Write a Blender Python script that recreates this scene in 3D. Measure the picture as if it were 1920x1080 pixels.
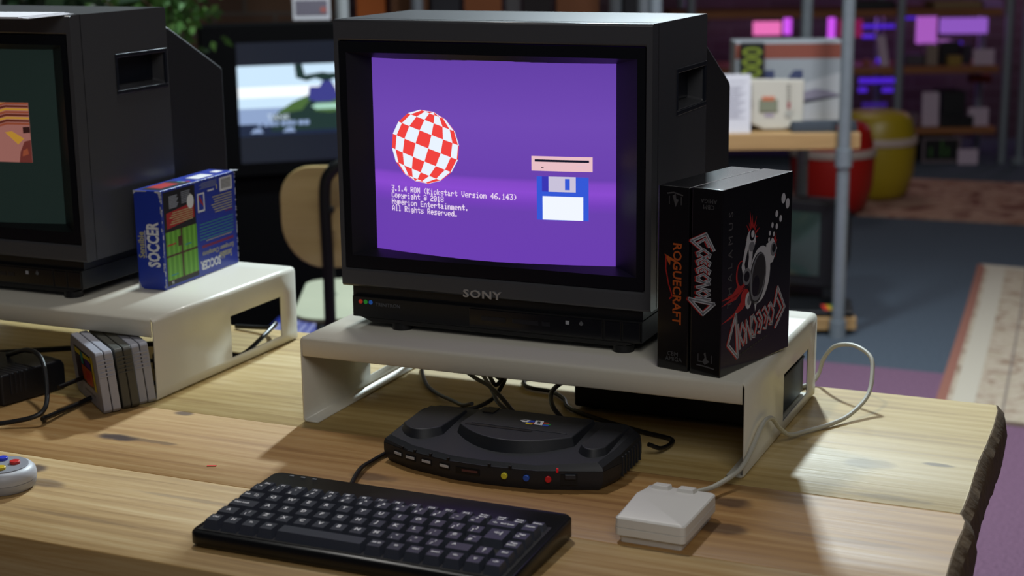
import bpy, bmesh, math, random
from mathutils import Vector, Matrix
sc = bpy.context.scene
for o in list(bpy.data.objects): bpy.data.objects.remove(o)
COL = sc.collection
rnd = random.Random(7)

# ------------------------------------------------------------------ camera
CAM = Vector((0.8861, -1.443, 1.2868)); YAW, PITCH, ROLL = 0.4132, 0.2272, -0.0118
fw = Vector((-math.sin(YAW)*math.cos(PITCH), math.cos(YAW)*math.cos(PITCH), -math.sin(PITCH)))
rt = Vector((math.cos(YAW), math.sin(YAW), 0)); up = rt.cross(fw)
R_ = rt*math.cos(ROLL)+up*math.sin(ROLL); U_ = -rt*math.sin(ROLL)+up*math.cos(ROLL)
cd = bpy.data.cameras.new('camera'); cam = bpy.data.objects.new('camera', cd); COL.objects.link(cam)
cam.matrix_world = Matrix(((R_.x, U_.x, -fw.x, CAM.x), (R_.y, U_.y, -fw.y, CAM.y), (R_.z, U_.z, -fw.z, CAM.z), (0, 0, 0, 1)))
cd.sensor_width = 36; cd.lens = 2977.2/1920*36; cd.clip_start = .05; cd.clip_end = 60
cd.dof.use_dof = True; cd.dof.focus_distance = 1.62; cd.dof.aperture_fstop = 6.3
sc.camera = cam
sc.view_settings.view_transform = 'Standard'; sc.view_settings.look = 'None'
sc.view_settings.gamma = 1; sc.view_settings.use_curve_mapping = False
sc.view_settings.exposure = 0.0

# ------------------------------------------------------------------ world and lamps
def C(h, s=1.0):
    h = h.lstrip('#'); v = [int(h[i:i+2], 16)/255 for i in (0, 2, 4)]
    return tuple((x/12.92 if x <= .04045 else ((x+.055)/1.055)**2.4)*s for x in v)+(1.0,)
w = bpy.data.worlds.new('world'); sc.world = w; w.use_nodes = True
bgn = w.node_tree.nodes['Background']; bgn.inputs[0].default_value = C('#8a8f98'); bgn.inputs[1].default_value = .13
def area(name, loc, target, size, power, col, size_y=None, spread=math.pi):
    l = bpy.data.lights.new(name, 'AREA'); l.size = size; l.energy = power; l.color = col[:3]; l.spread = spread
    if size_y: l.shape = 'RECTANGLE'; l.size_y = size_y
    o = bpy.data.objects.new(name, l); COL.objects.link(o); o.location = loc
    o.rotation_euler = (Vector(target)-Vector(loc)).to_track_quat('-Z', 'Y').to_euler(); return o
area('ceiling_or_fill_lamp', (-.36, 2.45, 2.75), (.1, 0, .8), .16, 112, (.78, .93, 1.0))
area('ceiling_or_fill_lamp', (-.15, 4.5, 2.25), (.6, .2, .75), .55, 7, (.84, .93, 1.0))
area('ceiling_or_fill_lamp', (-.2, .40, 2.85), (.3, -.1, .75), .15, 13, (1, .97, .92))
area('ceiling_or_fill_lamp', (1.5, -1.9, 2.6), (.1, .1, .9), 1.2, 17, (1, .97, .93))  # added soft fill from the front, not a lamp of the room
area('ceiling_or_fill_lamp', (1.2, 3.0, 3.0), (.7, 3.6, 0), .8, 10, (.95, .95, 1.0))
area('ceiling_or_fill_lamp', (.9, 1.6, 2.9), (-.3, 3.6, .2), .5, 12, (.95, .96, 1.0), spread=1.6)  # added unseen light, brightens the dark lower shelf and its television
area('ceiling_or_fill_lamp', (-1.2, 6.8, 3.0), (-.9, 6.4, 0), 1.0, 9, (1, .85, .85))
area('ceiling_or_fill_lamp', (-1.6, 1.2, 2.9), (-1.4, 2.0, .7), .8, 5, (.9, 1, .9))

# ------------------------------------------------------------------ mesh builder
class MB:
    def __init__(s): s.v = []; s.f = []; s.m = []; s.M = Matrix.Identity(4)
    def add(s, vs, fs, mi=0):
        b = len(s.v); s.v += [s.M @ Vector(p) for p in vs]
        for f in fs: s.f.append([b+i for i in f]); s.m.append(mi)
        return s
    def poly(s, pts, mi=0): return s.add(pts, [list(range(len(pts)))], mi)
    def box(s, x0, x1, y0, y1, z0, z1, mi=0):
        return s.add([(x0,y0,z0),(x1,y0,z0),(x1,y1,z0),(x0,y1,z0),(x0,y0,z1),(x1,y0,z1),(x1,y1,z1),(x0,y1,z1)],
                     [[0,3,2,1],[4,5,6,7],[0,1,5,4],[1,2,6,5],[2,3,7,6],[3,0,4,7]], mi)
    def frus(s, b, t, mi=0):   # b,t: 4 points each, counter-clockwise from above
        return s.add(list(b)+list(t), [[0,3,2,1],[4,5,6,7],[0,1,5,4],[1,2,6,5],[2,3,7,6],[3,0,4,7]], mi)
    def loft(s, rings, mi=0, cap=True):
        n = len(rings[0]); vs = [p for r in rings for p in r]; fs = []
        for k in range(len(rings)-1):
            for i in range(n):
                j = (i+1) % n; fs.append([k*n+i, k*n+j, (k+1)*n+j, (k+1)*n+i])
        if cap: fs.append(list(range(n))[::-1]); fs.append([(len(rings)-1)*n+i for i in range(n)])
        return s.add(vs, fs, mi)
    def prism(s, pts, z0, z1, mi=0):
        return s.loft([[(x, y, z0) for x, y in pts], [(x, y, z1) for x, y in pts]], mi)
    def prism_x(s, pts, x0, x1, mi=0):   # pts in (y,z)
        return s.loft([[(x0, y, z) for y, z in pts], [(x1, y, z) for y, z in pts]], mi)
    def cyl(s, c, r, h, axis='z', n=24, mi=0, r2=None):
        r2 = r if r2 is None else r2; c = Vector(c); rings = []
        ax = {'x': (Vector((0,1,0)), Vector((0,0,1)), Vector((1,0,0))), 'y': (Vector((0,0,1)), Vector((1,0,0)), Vector((0,1,0))), 'z': (Vector((1,0,0)), Vector((0,1,0)), Vector((0,0,1)))}[axis]
        for rr, d in ((r, 0), (r2, h)):
            rings.append([c+ax[0]*rr*math.cos(2*math.pi*i/n)+ax[1]*rr*math.sin(2*math.pi*i/n)+ax[2]*d for i in range(n)])
        return s.loft(rings, mi)
    def lathe(s, prof, n=40, mi=0):
        return s.loft([[(r*math.cos(2*math.pi*i/n), r*math.sin(2*math.pi*i/n), z) for i in range(n)] for r, z in prof], mi)
    def tube(s, pts, r, n=10, mi=0, sub=8, smooth=True):
        P = [Vector(p) for p in pts]
        if smooth and len(P) > 2:
            Q = []; E = [2*P[0]-P[1]]+P+[2*P[-1]-P[-2]]
            for i in range(1, len(E)-2):
                a, b, c, d = E[i-1:i+3]
                for k in range(sub):
                    t = k/sub; Q.append(.5*((2*b)+(c-a)*t+(2*a-5*b+4*c-d)*t*t+(3*b-a-3*c+d)*t**3))
            Q.append(P[-1]); P = Q
        nrm = None; rings = []
        for i, p in enumerate(P):
            d = (P[min(i+1, len(P)-1)]-P[max(i-1, 0)]).normalized()
            if nrm is None: nrm = d.orthogonal().normalized()
            nrm = (nrm-d*nrm.dot(d)).normalized(); b = d.cross(nrm)
            rings.append([p+(nrm*math.cos(2*math.pi*k/n)+b*math.sin(2*math.pi*k/n))*r for k in range(n)])
        return s.loft(rings, mi)
    def text(s, body, size, M, mi=0, ext=0.0001, ax='CENTER', ay='CENTER', bold=0.0, sx=1.0, fn=None, font_space=1.0):
        cu = bpy.data.curves.new('t', 'FONT'); cu.body = body; cu.size = size; cu.align_x = ax; cu.align_y = ay
        cu.resolution_u = 2; cu.offset = bold; cu.extrude = ext; cu.space_character = font_space
        ob = bpy.data.objects.new('t', cu); COL.objects.link(ob)
        me = bpy.data.meshes.new_from_object(ob.evaluated_get(bpy.context.evaluated_depsgraph_get()))
        vs = [v.co.copy() for v in me.vertices]; fs = [list(p.vertices) for p in me.polygons]
        bpy.data.objects.remove(ob); bpy.data.curves.remove(cu); bpy.data.meshes.remove(me)
        for v in vs: v.x *= sx
        vs = [fn(v) for v in vs] if fn else [M @ v for v in vs]
        return s.add(vs, fs, mi)
    def build(s, name, mats, parent=None, bevel=0, seg=2, angle=35, sharp=True, solid=0):
        me = bpy.data.meshes.new(name); me.from_pydata([tuple(v) for v in s.v], [], s.f)
        for m in (mats if isinstance(mats, (list, tuple)) else [mats]): me.materials.append(m)
        for p, mi in zip(me.polygons, s.m): p.material_index = mi
        bm = bmesh.new(); bm.from_mesh(me); bmesh.ops.recalc_face_normals(bm, faces=bm.faces); bm.to_mesh(me); bm.free()
        for p in me.polygons: p.use_smooth = True
        o = bpy.data.objects.new(name, me); COL.objects.link(o)
        if parent: o.parent = parent
        if solid:
            md = o.modifiers.new('solid', 'SOLIDIFY'); md.thickness = solid; md.offset = -1
        if bevel:
            md = o.modifiers.new('bevel', 'BEVEL'); md.width = bevel; md.segments = seg; md.limit_method = 'ANGLE'; md.angle_limit = math.radians(30); md.harden_normals = True
        else: me.set_sharp_from_angle(angle=math.radians(angle))
        return o
def lab(o, label=None, cat=None, group=None, kind=None):
    if label: o['label'] = label
    if cat: o['category'] = cat
    if group: o['group'] = group
    if kind: o['kind'] = kind
    return o
def thing(name, label, cat, loc=(0,0,0), rz=0, group=None):
    o = bpy.data.objects.new(name, None); o.empty_display_size = .05; COL.objects.link(o)
    o.location = loc; o.rotation_euler = (0, 0, rz); return lab(o, label, cat, group)
def copy_tree(o, parent=None, loc=None, rz=None):
    c = o.copy(); COL.objects.link(c); c.parent = parent
    for ch in list(o.children): copy_tree(ch, c)
    if loc is not None: c.location = loc
    if rz is not None: c.rotation_euler = (0, 0, rz)
    return c
# the far part of the room is squared up to its own axes: u across, v away, z up
E1 = Vector((math.cos(YAW), math.sin(YAW), 0)); E2 = Vector((-math.sin(YAW), math.cos(YAW), 0))
def rm(u, v, z=0): p = CAM+E1*u+E2*v; return Vector((p.x, p.y, z))
FM = Matrix(((1,0,0,0),(0,0,-1,0),(0,1,0,0),(0,0,0,1)))     # text standing up, facing -y

# ------------------------------------------------------------------ materials
def mat(name, col, rough=.5, metal=0, noise=0, nscale=40, bump=0, bscale=200, emit=None, es=1.0, coat=0, spec=.5):
    m = bpy.data.materials.new(name); m.use_nodes = True; nt = m.node_tree; b = nt.nodes['Principled BSDF']
    c = C(col) if isinstance(col, str) else col
    b.inputs['Base Color'].default_value = c; b.inputs['Roughness'].default_value = rough; b.inputs['Metallic'].default_value = metal
    b.inputs['Coat Weight'].default_value = coat; b.inputs['Coat Roughness'].default_value = .08; b.inputs['Specular IOR Level'].default_value = spec
    if noise or bump:
        tc = nt.nodes.new('ShaderNodeTexCoord')
        if noise:
            n = nt.nodes.new('ShaderNodeTexNoise'); n.inputs['Scale'].default_value = nscale; n.inputs['Detail'].default_value = 5
            mx = nt.nodes.new('ShaderNodeMix'); mx.data_type = 'RGBA'; mx.blend_type = 'MIX'
            mx.inputs[6].default_value = tuple(x*(1-noise) for x in c[:3])+(1,); mx.inputs[7].default_value = tuple(min(1, x*(1+noise)) for x in c[:3])+(1,)
            nt.links.new(tc.outputs['Object'], n.inputs['Vector']); nt.links.new(n.outputs['Fac'], mx.inputs[0]); nt.links.new(mx.outputs[2], b.inputs['Base Color'])
        if bump:
            n = nt.nodes.new('ShaderNodeTexNoise'); n.inputs['Scale'].default_value = bscale; bp = nt.nodes.new('ShaderNodeBump')
            bp.inputs['Strength'].default_value = bump; bp.inputs['Distance'].default_value = .001
            nt.links.new(tc.outputs['Object'], n.inputs['Vector']); nt.links.new(n.outputs['Fac'], bp.inputs['Height']); nt.links.new(bp.outputs[0], b.inputs['Normal'])
    if emit: b.inputs['Emission Color'].default_value = C(emit); b.inputs['Emission Strength'].default_value = es
    return m
def nodes(m): return m.node_tree, m.node_tree.nodes['Principled BSDF']
def ramp(nt, stops):
    r = nt.nodes.new('ShaderNodeValToRGB'); e = r.color_ramp.elements
    e[0].position, e[0].color = stops[0][0], C(stops[0][1]); e[1].position, e[1].color = stops[1][0], C(stops[1][1])
    for p, c in stops[2:]: k = e.new(p); k.color = C(c)
    return r
def wood(name, dark, mid, light, seed=0, knots=(), scale=1.0, rough=.52, axis='x'):
    m = bpy.data.materials.new(name); m.use_nodes = True; nt, b = nodes(m); L = nt.links.new; N = nt.nodes.new
    tc = N('ShaderNodeTexCoord')
    def mp(sx, sy, sz, off=(0,0,0)):
        q = N('ShaderNodeMapping'); q.inputs['Scale'].default_value = (sx*scale, sy*scale, sz*scale) if axis == 'x' else (sy*scale, sx*scale, sz*scale); q.inputs['Location'].default_value = (seed*3.1+off[0], seed*1.7+off[1], seed); L(tc.outputs['Object'], q.inputs['Vector']); return q
    n1 = N('ShaderNodeTexNoise'); n1.inputs['Scale'].default_value = 1; n1.inputs['Detail'].default_value = 9; n1.inputs['Roughness'].default_value = .62; n1.inputs['Distortion'].default_value = .8; L(mp(2.8, 34, 34).outputs[0], n1.inputs['Vector'])
    n2 = N('ShaderNodeTexNoise'); n2.inputs['Scale'].default_value = 1; n2.inputs['Detail'].default_value = 6; L(mp(9, 330, 330).outputs[0], n2.inputs['Vector'])
    n3 = N('ShaderNodeTexNoise'); n3.inputs['Scale'].default_value = 1; n3.inputs['Detail'].default_value = 2; L(mp(1.6, 6, 6, (5, 2, 0)).outputs[0], n3.inputs['Vector'])
    wv = N('ShaderNodeTexWave'); wv.wave_type = 'BANDS'; wv.bands_direction = 'Y' if axis == 'x' else 'X'; wv.inputs['Scale'].default_value = 1; wv.inputs['Distortion'].default_value = 6.5; wv.inputs['Detail'].default_value = 2; wv.inputs['Detail Scale'].default_value = .6; L(mp(.9, 17, 17).outputs[0], wv.inputs['Vector'])
    def ma(op, a, bb):
        q = N('ShaderNodeMath'); q.operation = op
        for i, x in ((0, a), (1, bb)):
            if isinstance(x, (int, float)): q.inputs[i].default_value = x
            else: L(x, q.inputs[i])
        return q.outputs[0]
    t = ma('ADD', ma('MULTIPLY', n1.outputs['Fac'], .52), ma('MULTIPLY', n2.outputs['Fac'], .20))
    t = ma('ADD', t, ma('MULTIPLY', wv.outputs['Fac'], .07)); t = ma('ADD', t, ma('MULTIPLY', n3.outputs['Fac'], .40))
    r = ramp(nt, [(.38, dark), (.80, light), (.58, mid)]); L(t, r.inputs[0]); col = r.outputs[0]
    if knots:
        sep = N('ShaderNodeSeparateXYZ'); L(tc.outputs['Object'], sep.inputs[0])
        nz = N('ShaderNodeTexNoise'); nz.inputs['Scale'].default_value = 45; L(tc.outputs['Object'], nz.inputs['Vector'])
        acc = None
        for kx, ky, rx, ry, st in knots:
            dx = ma('DIVIDE', ma('SUBTRACT', sep.outputs['X'], kx), rx); dy = ma('DIVIDE', ma('SUBTRACT', sep.outputs['Y'], ky), ry)
            d = ma('POWER', ma('ADD', ma('MULTIPLY', dx, dx), ma('MULTIPLY', dy, dy)), .5); d = ma('ADD', d, ma('MULTIPLY', ma('SUBTRACT', nz.outputs['Fac'], .5), 1.2))
            q = N('ShaderNodeMapRange'); q.interpolation_type = 'SMOOTHSTEP'; L(d, q.inputs[0]); q.inputs[1].default_value = 1.6; q.inputs[2].default_value = .75; q.inputs[3].default_value = 0; q.inputs[4].default_value = st
            acc = q.outputs[0] if acc is None else ma('MAXIMUM', acc, q.outputs[0])
        mx = N('ShaderNodeMix'); mx.data_type = 'RGBA'; L(acc, mx.inputs[0]); L(col, mx.inputs[6]); mx.inputs[7].default_value = C('#3a2114'); col = mx.outputs[2]
    L(col, b.inputs['Base Color'])
    bp = N('ShaderNodeBump'); bp.inputs['Strength'].default_value = .22; bp.inputs['Distance'].default_value = .0012; L(n2.outputs['Fac'], bp.inputs['Height']); L(bp.outputs[0], b.inputs['Normal'])
    rr = N('ShaderNodeMapRange'); L(n2.outputs['Fac'], rr.inputs[0]); rr.inputs[3].default_value = rough-.16; rr.inputs[4].default_value = rough+.16; L(rr.outputs[0], b.inputs['Roughness'])
    return m
M = {}
M['cream'] = mat('cream_powder_coat', '#d9d6c8', .38, noise=.02, nscale=300, bump=.05, bscale=900, coat=.15)
M['cab'] = mat('charcoal_cabinet_plastic', '#494a4e', .27, noise=.05, nscale=900, bump=.03, bscale=1400)
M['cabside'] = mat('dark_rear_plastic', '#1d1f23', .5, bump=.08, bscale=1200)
M['black'] = mat('black_plastic', '#101114', .38, bump=.05, bscale=1500)
M['black_gloss'] = mat('gloss_black_plastic', '#0b0c10', .2, coat=.3)
M['black_ramp'] = mat('satin_black_bezel', '#15161a', .4, bump=.05, bscale=1500)
M['silver'] = mat('silver_badge', '#c9ccd2', .3, metal=.7)
M['steel'] = mat('galvanised_tube', '#8b949b', .4, metal=.35, noise=.15, nscale=60)
M['white'] = mat('white_print', '#e9eaee', .5)
M['dimprint'] = mat('dim_grey_print', '#5b5d62', .5)
M['cable'] = mat('black_cable_rubber', '#0d0e11', .42)
M['paper'] = mat('white_paper', '#dcdbe2', .7, noise=.03, nscale=60)
M['ink'] = mat('grey_ink', '#9a98a6', .8)

# ------------------------------------------------------------------ the setting
fl = MB(); fl.poly([(-8,-4,0),(7,-4,0),(7,12,0),(-8,12,0)])
mf = bpy.data.materials.new('carpet_tiles'); mf.use_nodes = True; nt, b = nodes(mf); L = nt.links.new
tc = nt.nodes.new('ShaderNodeTexCoord'); sp = nt.nodes.new('ShaderNodeSeparateXYZ'); L(tc.outputs['Object'], sp.inputs[0])
nz = nt.nodes.new('ShaderNodeTexNoise'); nz.inputs['Scale'].default_value = 160; nz.inputs['Detail'].default_value = 6; L(tc.outputs['Object'], nz.inputs['Vector'])
nz2 = nt.nodes.new('ShaderNodeTexNoise'); nz2.inputs['Scale'].default_value = 1.7; L(tc.outputs['Object'], nz2.inputs['Vector'])
r1 = ramp(nt, [(.3, '#5a4354'), (.7, '#836379')]); L(nz.outputs['Fac'], r1.inputs[0])
r2 = ramp(nt, [(.3, '#373e48'), (.7, '#5a646f')]); L(nz.outputs['Fac'], r2.inputs[0])
gt = nt.nodes.new('ShaderNodeMath'); gt.operation = 'GREATER_THAN'; L(sp.outputs['Y'], gt.inputs[0]); gt.inputs[1].default_value = 3.09
mx = nt.nodes.new('ShaderNodeMix'); mx.data_type = 'RGBA'; L(gt.outputs[0], mx.inputs[0]); L(r1.outputs[0], mx.inputs[6]); L(r2.outputs[0], mx.inputs[7])
mx2 = nt.nodes.new('ShaderNodeMix'); mx2.data_type = 'RGBA'; mx2.blend_type = 'MULTIPLY'; mx2.inputs[0].default_value = .5; L(mx.outputs[2], mx2.inputs[6]); L(nz2.outputs['Color'], mx2.inputs[7])
L(mx.outputs[2], b.inputs['Base Color']); b.inputs['Roughness'].default_value = .95; b.inputs['Specular IOR Level'].default_value = .1
bp = nt.nodes.new('ShaderNodeBump'); bp.inputs['Strength'].default_value = .5; bp.inputs['Distance'].default_value = .004; L(nz.outputs['Fac'], bp.inputs['Height']); L(bp.outputs[0], b.inputs['Normal'])
lab(fl.build('floor', mf), kind='structure')
def brick(name, a, c, mortar):
    m = bpy.data.materials.new(name); m.use_nodes = True; nt, b = nodes(m); tc = nt.nodes.new('ShaderNodeTexCoord'); mp = nt.nodes.new('ShaderNodeMapping')
    mp.inputs['Rotation'].default_value = (math.pi/2, 0, 0); nt.links.new(tc.outputs['Object'], mp.inputs['Vector'])
    bt = nt.nodes.new('ShaderNodeTexBrick'); nt.links.new(mp.outputs[0], bt.inputs['Vector']); bt.inputs['Color1'].default_value = C(a); bt.inputs['Color2'].default_value = C(c); bt.inputs['Mortar'].default_value = C(mortar)
    bt.inputs['Scale'].default_value = 1; bt.inputs['Brick Width'].default_value = .215; bt.inputs['Row Height'].default_value = .075; bt.inputs['Mortar Size'].default_value = .006
    nt.links.new(bt.outputs['Color'], b.inputs['Base Color']); b.inputs['Roughness'].default_value = .9; return m
mb_far = brick('dim_brick', '#46363a', '#54424a', '#5a5054'); mb_l = brick('brown_brick', '#3d2a22', '#57402f', '#4c4641')
wl = MB(); wl.box(-4, 4.6, 0, .1, 0, 3.2); o = wl.build('wall_back', mb_far); o.location = rm(0, 9.35); o.rotation_euler = (0,0,YAW); lab(o, kind='structure')
wl = MB(); wl.box(-2.6, 0, 0, .12, 0, 3.2); o = wl.build('wall_left', mb_l); o.location = rm(-.62, 5.75); o.rotation_euler = (0,0,YAW); lab(o, kind='structure')
wl = MB(); wl.box(-8, 7, -4, 12, 3.2, 3.25); lab(wl.build('ceiling', mat('ceiling_paint', '#4b4b50', .9)), kind='structure')
wl = MB(); wl.box(4.0, 4.1, -4, 12, 0, 3.2); lab(wl.build('wall_right', mat('wall_right_paint', '#3b3740', .9)), kind='structure')
wl = MB(); wl.box(-8, 7, -4.1, -4, 0, 3.2); lab(wl.build('wall_front', mat('wall_front_paint', '#57545a', .9)), kind='structure')

# rugs
def carpet(name, stops, sc_=6, bright=1):
    m = bpy.data.materials.new(name); m.use_nodes = True; nt, b = nodes(m); tc = nt.nodes.new('ShaderNodeTexCoord')
    n = nt.nodes.new('ShaderNodeTexNoise'); n.inputs['Scale'].default_value = sc_; n.inputs['Detail'].default_value = 5; n.inputs['Distortion'].default_value = 1.5; nt.links.new(tc.outputs['Object'], n.inputs['Vector'])
    r = ramp(nt, stops); nt.links.new(n.outputs['Fac'], r.inputs[0]); nt.links.new(r.outputs[0], b.inputs['Base Color']); b.inputs['Roughness'].default_value = .95; b.inputs['Specular IOR Level'].default_value = .1
    n2 = nt.nodes.new('ShaderNodeTexNoise'); n2.inputs['Scale'].default_value = 300; nt.links.new(tc.outputs['Object'], n2.inputs['Vector']); bp = nt.nodes.new('ShaderNodeBump'); bp.inputs['Strength'].default_value = .4; bp.inputs['Distance'].default_value = .003
    nt.links.new(n2.outputs['Fac'], bp.inputs['Height']); nt.links.new(bp.outputs[0], b.inputs['Normal']); return m
t = thing('rug', 'pale beige patterned rug with red-brown edge on the floor right of the table', 'rug', (.3, 2.67, 0))
Le = [(0.0, 0.0), (-.012, .18), (-.05, .75), (-.085, 1.25), (-.12, 1.7), (-.138, 1.92)]
body = MB(); body.prism(Le[::-1]+[(1.9, 0), (1.9, 1.84)], .001, .012) if False else body.prism(Le+[(1.8, 1.72), (2.0, -.1)], .001, .012)
body.build('pile', carpet('beige_pile', [(.36, '#8f7a68'), (.5, '#b3a593'), (.60, '#a89a86')], 13), t)
bo = MB()
for off, wd, mi in ((-.012, .028, 0), (.03, .06, 1), (.16, .006, 2), (.34, .006, 2)):
    pts = [(x+off, y+(.0 if off < .05 else .02)) for x, y in Le]; q = [(x+wd, y) for x, y in pts]
    bo.prism(pts+q[::-1], .002, .0128+.0004*mi, mi)
bo.prism([(-.12, 1.88), (1.8, 1.68), (1.8, 1.72), (-.138, 1.925)], .002, .0135, 1)
bo.build('border', [mat('rug_red_border', '#8a5a4c', .95), mat('rug_cream_border', '#b5ac9c', .95), mat('rug_dark_line', '#7b6f66', .95)], t)
t = thing('rug', 'brown worn patterned rug lying at the back under the round tubs', 'rug', rm(1.15, 7.05))
p0 = rm(1.15, 7.05); P = [rm(u, v)-p0 for u, v in ((1.1, 7.07), (3.2, 6.22), (3.5, 7.3), (2.3, 7.75), (1.35, 8.1))]
pb = MB(); pb.prism([(q.x, q.y) for q in P], .001, .01); pb.build('pile', carpet('brown_pile', [(.35, '#6b3f38'), (.5, '#a98a78'), (.65, '#8c6656')], 5), t)

# ------------------------------------------------------------------ the table
knA = [(-.1596,-.1209,.022,.008,1.0), (-.120,-.1190,.03,.004,.55), (-.1425,-.0224,.009,.006,.85), (.02,-.25,.05,.003,.35), (-.05,-.33,.06,.003,.3), (.62,-.12,.05,.004,.3), (.64,.0,.03,.006,.35), (.5057,-.068,.018,.011,.8), (.512,-.1338,.022,.011,.75), (.6695,.112,.012,.004,.7), (-.1767,-.236,.013,.01,.9), (-.1403,-.2656,.02,.008,.6), (.1578,-.1304,.022,.008,.6), (.605,.09,.02,.012,.35), (.52,.235,.03,.012,.3)]
wm = [wood('pine_plank_front', '#86663c', '#ae8d5a', '#cdb587', 1, knA), wood('pine_plank_middle', '#845c30', '#a67f4b', '#c0a06c', 2, knA), wood('pine_plank_rear', '#8a6c3c', '#b39a62', '#ccb98b', 3, knA)]
bark = mat('live_edge_bark', '#5a452a', .85, noise=.5, nscale=70, bump=.9, bscale=120)
t = thing('table', 'long live-edged pine table of thick planks holding the retro computers', 'table', (0,0,0))
tt = MB()
edge = [(.734,-.3897),(.7275,-.30),(.7225,-.22),(.7186,-.1643),(.7165,-.12),(.7160,-.08),(.7165,-.055),(.7155,-.035),(.7105,-.0206),(.7085,-.0166),(.7090,.0),(.7085,.04),(.7065,.0846),(.7045,.14),(.7050,.1951),(.7040,.26),(.7010,.32),(.697,.3411)]
def slab(y0, y1, mi):
    es = [p for p in edge if y0-1e-6 <= p[1] <= y1+1e-6]
    if es[0][1] > y0+1e-4: es = [(es[0][0], y0)]+es
    if es[-1][1] < y1-1e-4: es.append((es[-1][0], y1))
    top = [(-1.45, y0)]+es+[(-1.45, y1)]
    c = .0012
    tt.loft([[(x, y, .695) for x, y in top], [(x, y, .75-c) for x, y in top], [(x, min(max(y, y0+c), y1-c), .75) for x, y in top]], mi)
slab(-.3897, -.2032, 0); slab(-.2032, -.0166, 1); slab(-.0166, .3411, 2)
tt.build('tabletop', wm, t, angle=60)
lb = MB(); er = random.Random(3); N_ = 70; rings = []
def ex(y):
    for a, b2 in zip(edge, edge[1:]):
        if a[1] <= y <= b2[1]: k = (y-a[1])/(b2[1]-a[1]+1e-9); return a[0]+(b2[0]-a[0])*k
    return edge[-1][0]
for i in range(N_+1):
    y = -.3897+(.3411+.3897)*i/N_; x = ex(min(max(y, -.3896), .341)); j = er.uniform(-.0005, .0008)
    rings.append([(x-.004, y, .697), (x-.004, y, .7499), (x+.001+j, y, .7495), (x+.009+j, y, .741), (x+.012+er.uniform(-.0007, .001), y, .722), (x+.010+j, y, .700)])
lb.loft(rings); lb.build('bark_edge', bark, t)
for lx in (-1.2, .5):
    for ly in (-.3, .25): q = MB(); q.cyl((lx, ly, 0), .021, .695); q.build('leg', M['steel'], t)
sl = MB(); sl.prism([(0,0),(.0095,.0012),(.0097,.0028),(.0002,.0016)], 0, .0007); o = sl.build('plastic_sliver', mat('red_plastic', '#e01c28', .4)); o.location = (-.0155, -.165, .7503); o.rotation_euler = (0,0,.25)
lab(o, 'tiny red sliver lying on the bare table left of the keyboard', 'scrap')

# ------------------------------------------------------------------ cream metal risers
W, D, H = .5, .302, .0982
def make_riser(label, loc, rz):
    t = thing('monitor_stand', label, 'stand', loc, rz, None)
    sh = MB(); r = .006; th = .0
    prof = [(.018, .0004), (.003, .0004), (0, .003)]           # foot lip, then up the left side
    prof += [(0, .013), (0, .066), (0, H-r)] + [(r-r*math.cos(a), H-r+r*math.sin(a)) for a in (math.pi/6, math.pi/3, math.pi/2)]
    prof += [(.17, H), (.33, H)]
    prof += [(W-x, z) for x, z in prof[:9][::-1]]
    ys = [0, .152, .266, D]
    n = len(prof); vs = [(x, y, z) for y in ys for x, z in prof]; fs = []
    for j in range(3):
        for i in range(n-1):
            za, zb = prof[i][1], prof[i+1][1]
            if j == 1 and {round(za, 4), round(zb, 4)} == {.013, .066}: continue
            fs.append([j*n+i, j*n+i+1, (j+1)*n+i+1, (j+1)*n+i])
    sh.add(vs, fs); bm_o = sh.build('bent_shell', M['cream'], t, bevel=0, solid=.002, angle=50)
    lp = MB(); c = []
    lip = [(.001, H-.0001), (-.001, H-.001), (-.0016, H-.004), (-.0016, H-.021), (.0002, H-.0225), (.0004, H-.021), (.0004, H-.003)]
    lp.loft([[(x, y, z) for y, z in lip] for x in (.0035, W-.0035)]); lp.build('front_lip', M['cream'], t, angle=60)
    lp = MB(); lp.loft([[(x, D-.0004-y, z) for y, z in lip] for x in (.0035, W-.0035)]); lp.build('rear_lip', M['cream'], t, angle=60)
    return t
TZ = .75; SZ = TZ+H
riser = make_riser('cream bent-metal monitor stand in the middle, black console beneath it', (0, 0, TZ), 0)
r2 = copy_tree(riser, None, (-.1974-.5*math.cos(.0173), .0052+.5*math.sin(.0173), TZ), -.0173)
r2['label'] = 'cream bent-metal monitor stand at the left with game cartridges against its corner'

# ------------------------------------------------------------------ CRT monitors
def curve_y(u): return .0225-.0185*(1-(2*u-1)**2)
def scr(u, v, off=.0006): return Vector((.034+.279*u, curve_y(u)-off, .0868+.2092*v))
TOPAZ = {'(':'001C224100',')':'0041221C00','.':'0060600000','0':'3E5149453E','1':'00427F4000','2':'7249494946','3':'2141494D33','4':'1814127F10','6':'3C4A494931','8':'3649494936','A':'7C1211127C','C':'3E41414122','E':'7F49494941','H':'7F0808087F','K':'7F08142241','M':'7F021C027F','O':'3E4141413E','R':'7F09192946','V':'1F2040201F','@':'324979413E','a':'2054547840','c':'3844444428','d':'384444287F','e':'3854545418','g':'18A4A49C78','h':'7F08040478','i':'00447D4000','k':'7F10284400','l':'00417F4000','m':'7C04780478','n':'7C08040478','o':'3844444438','p':'FC18242418','r':'7C08040408','s':'4854545424','t':'04043F4424','v':'1C2040201C','y':'4C9090907C'}
def emis(name, col, es=1.0, rough=.25):
    m = mat(name, '#050507', rough, emit=col, es=es); return m
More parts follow.
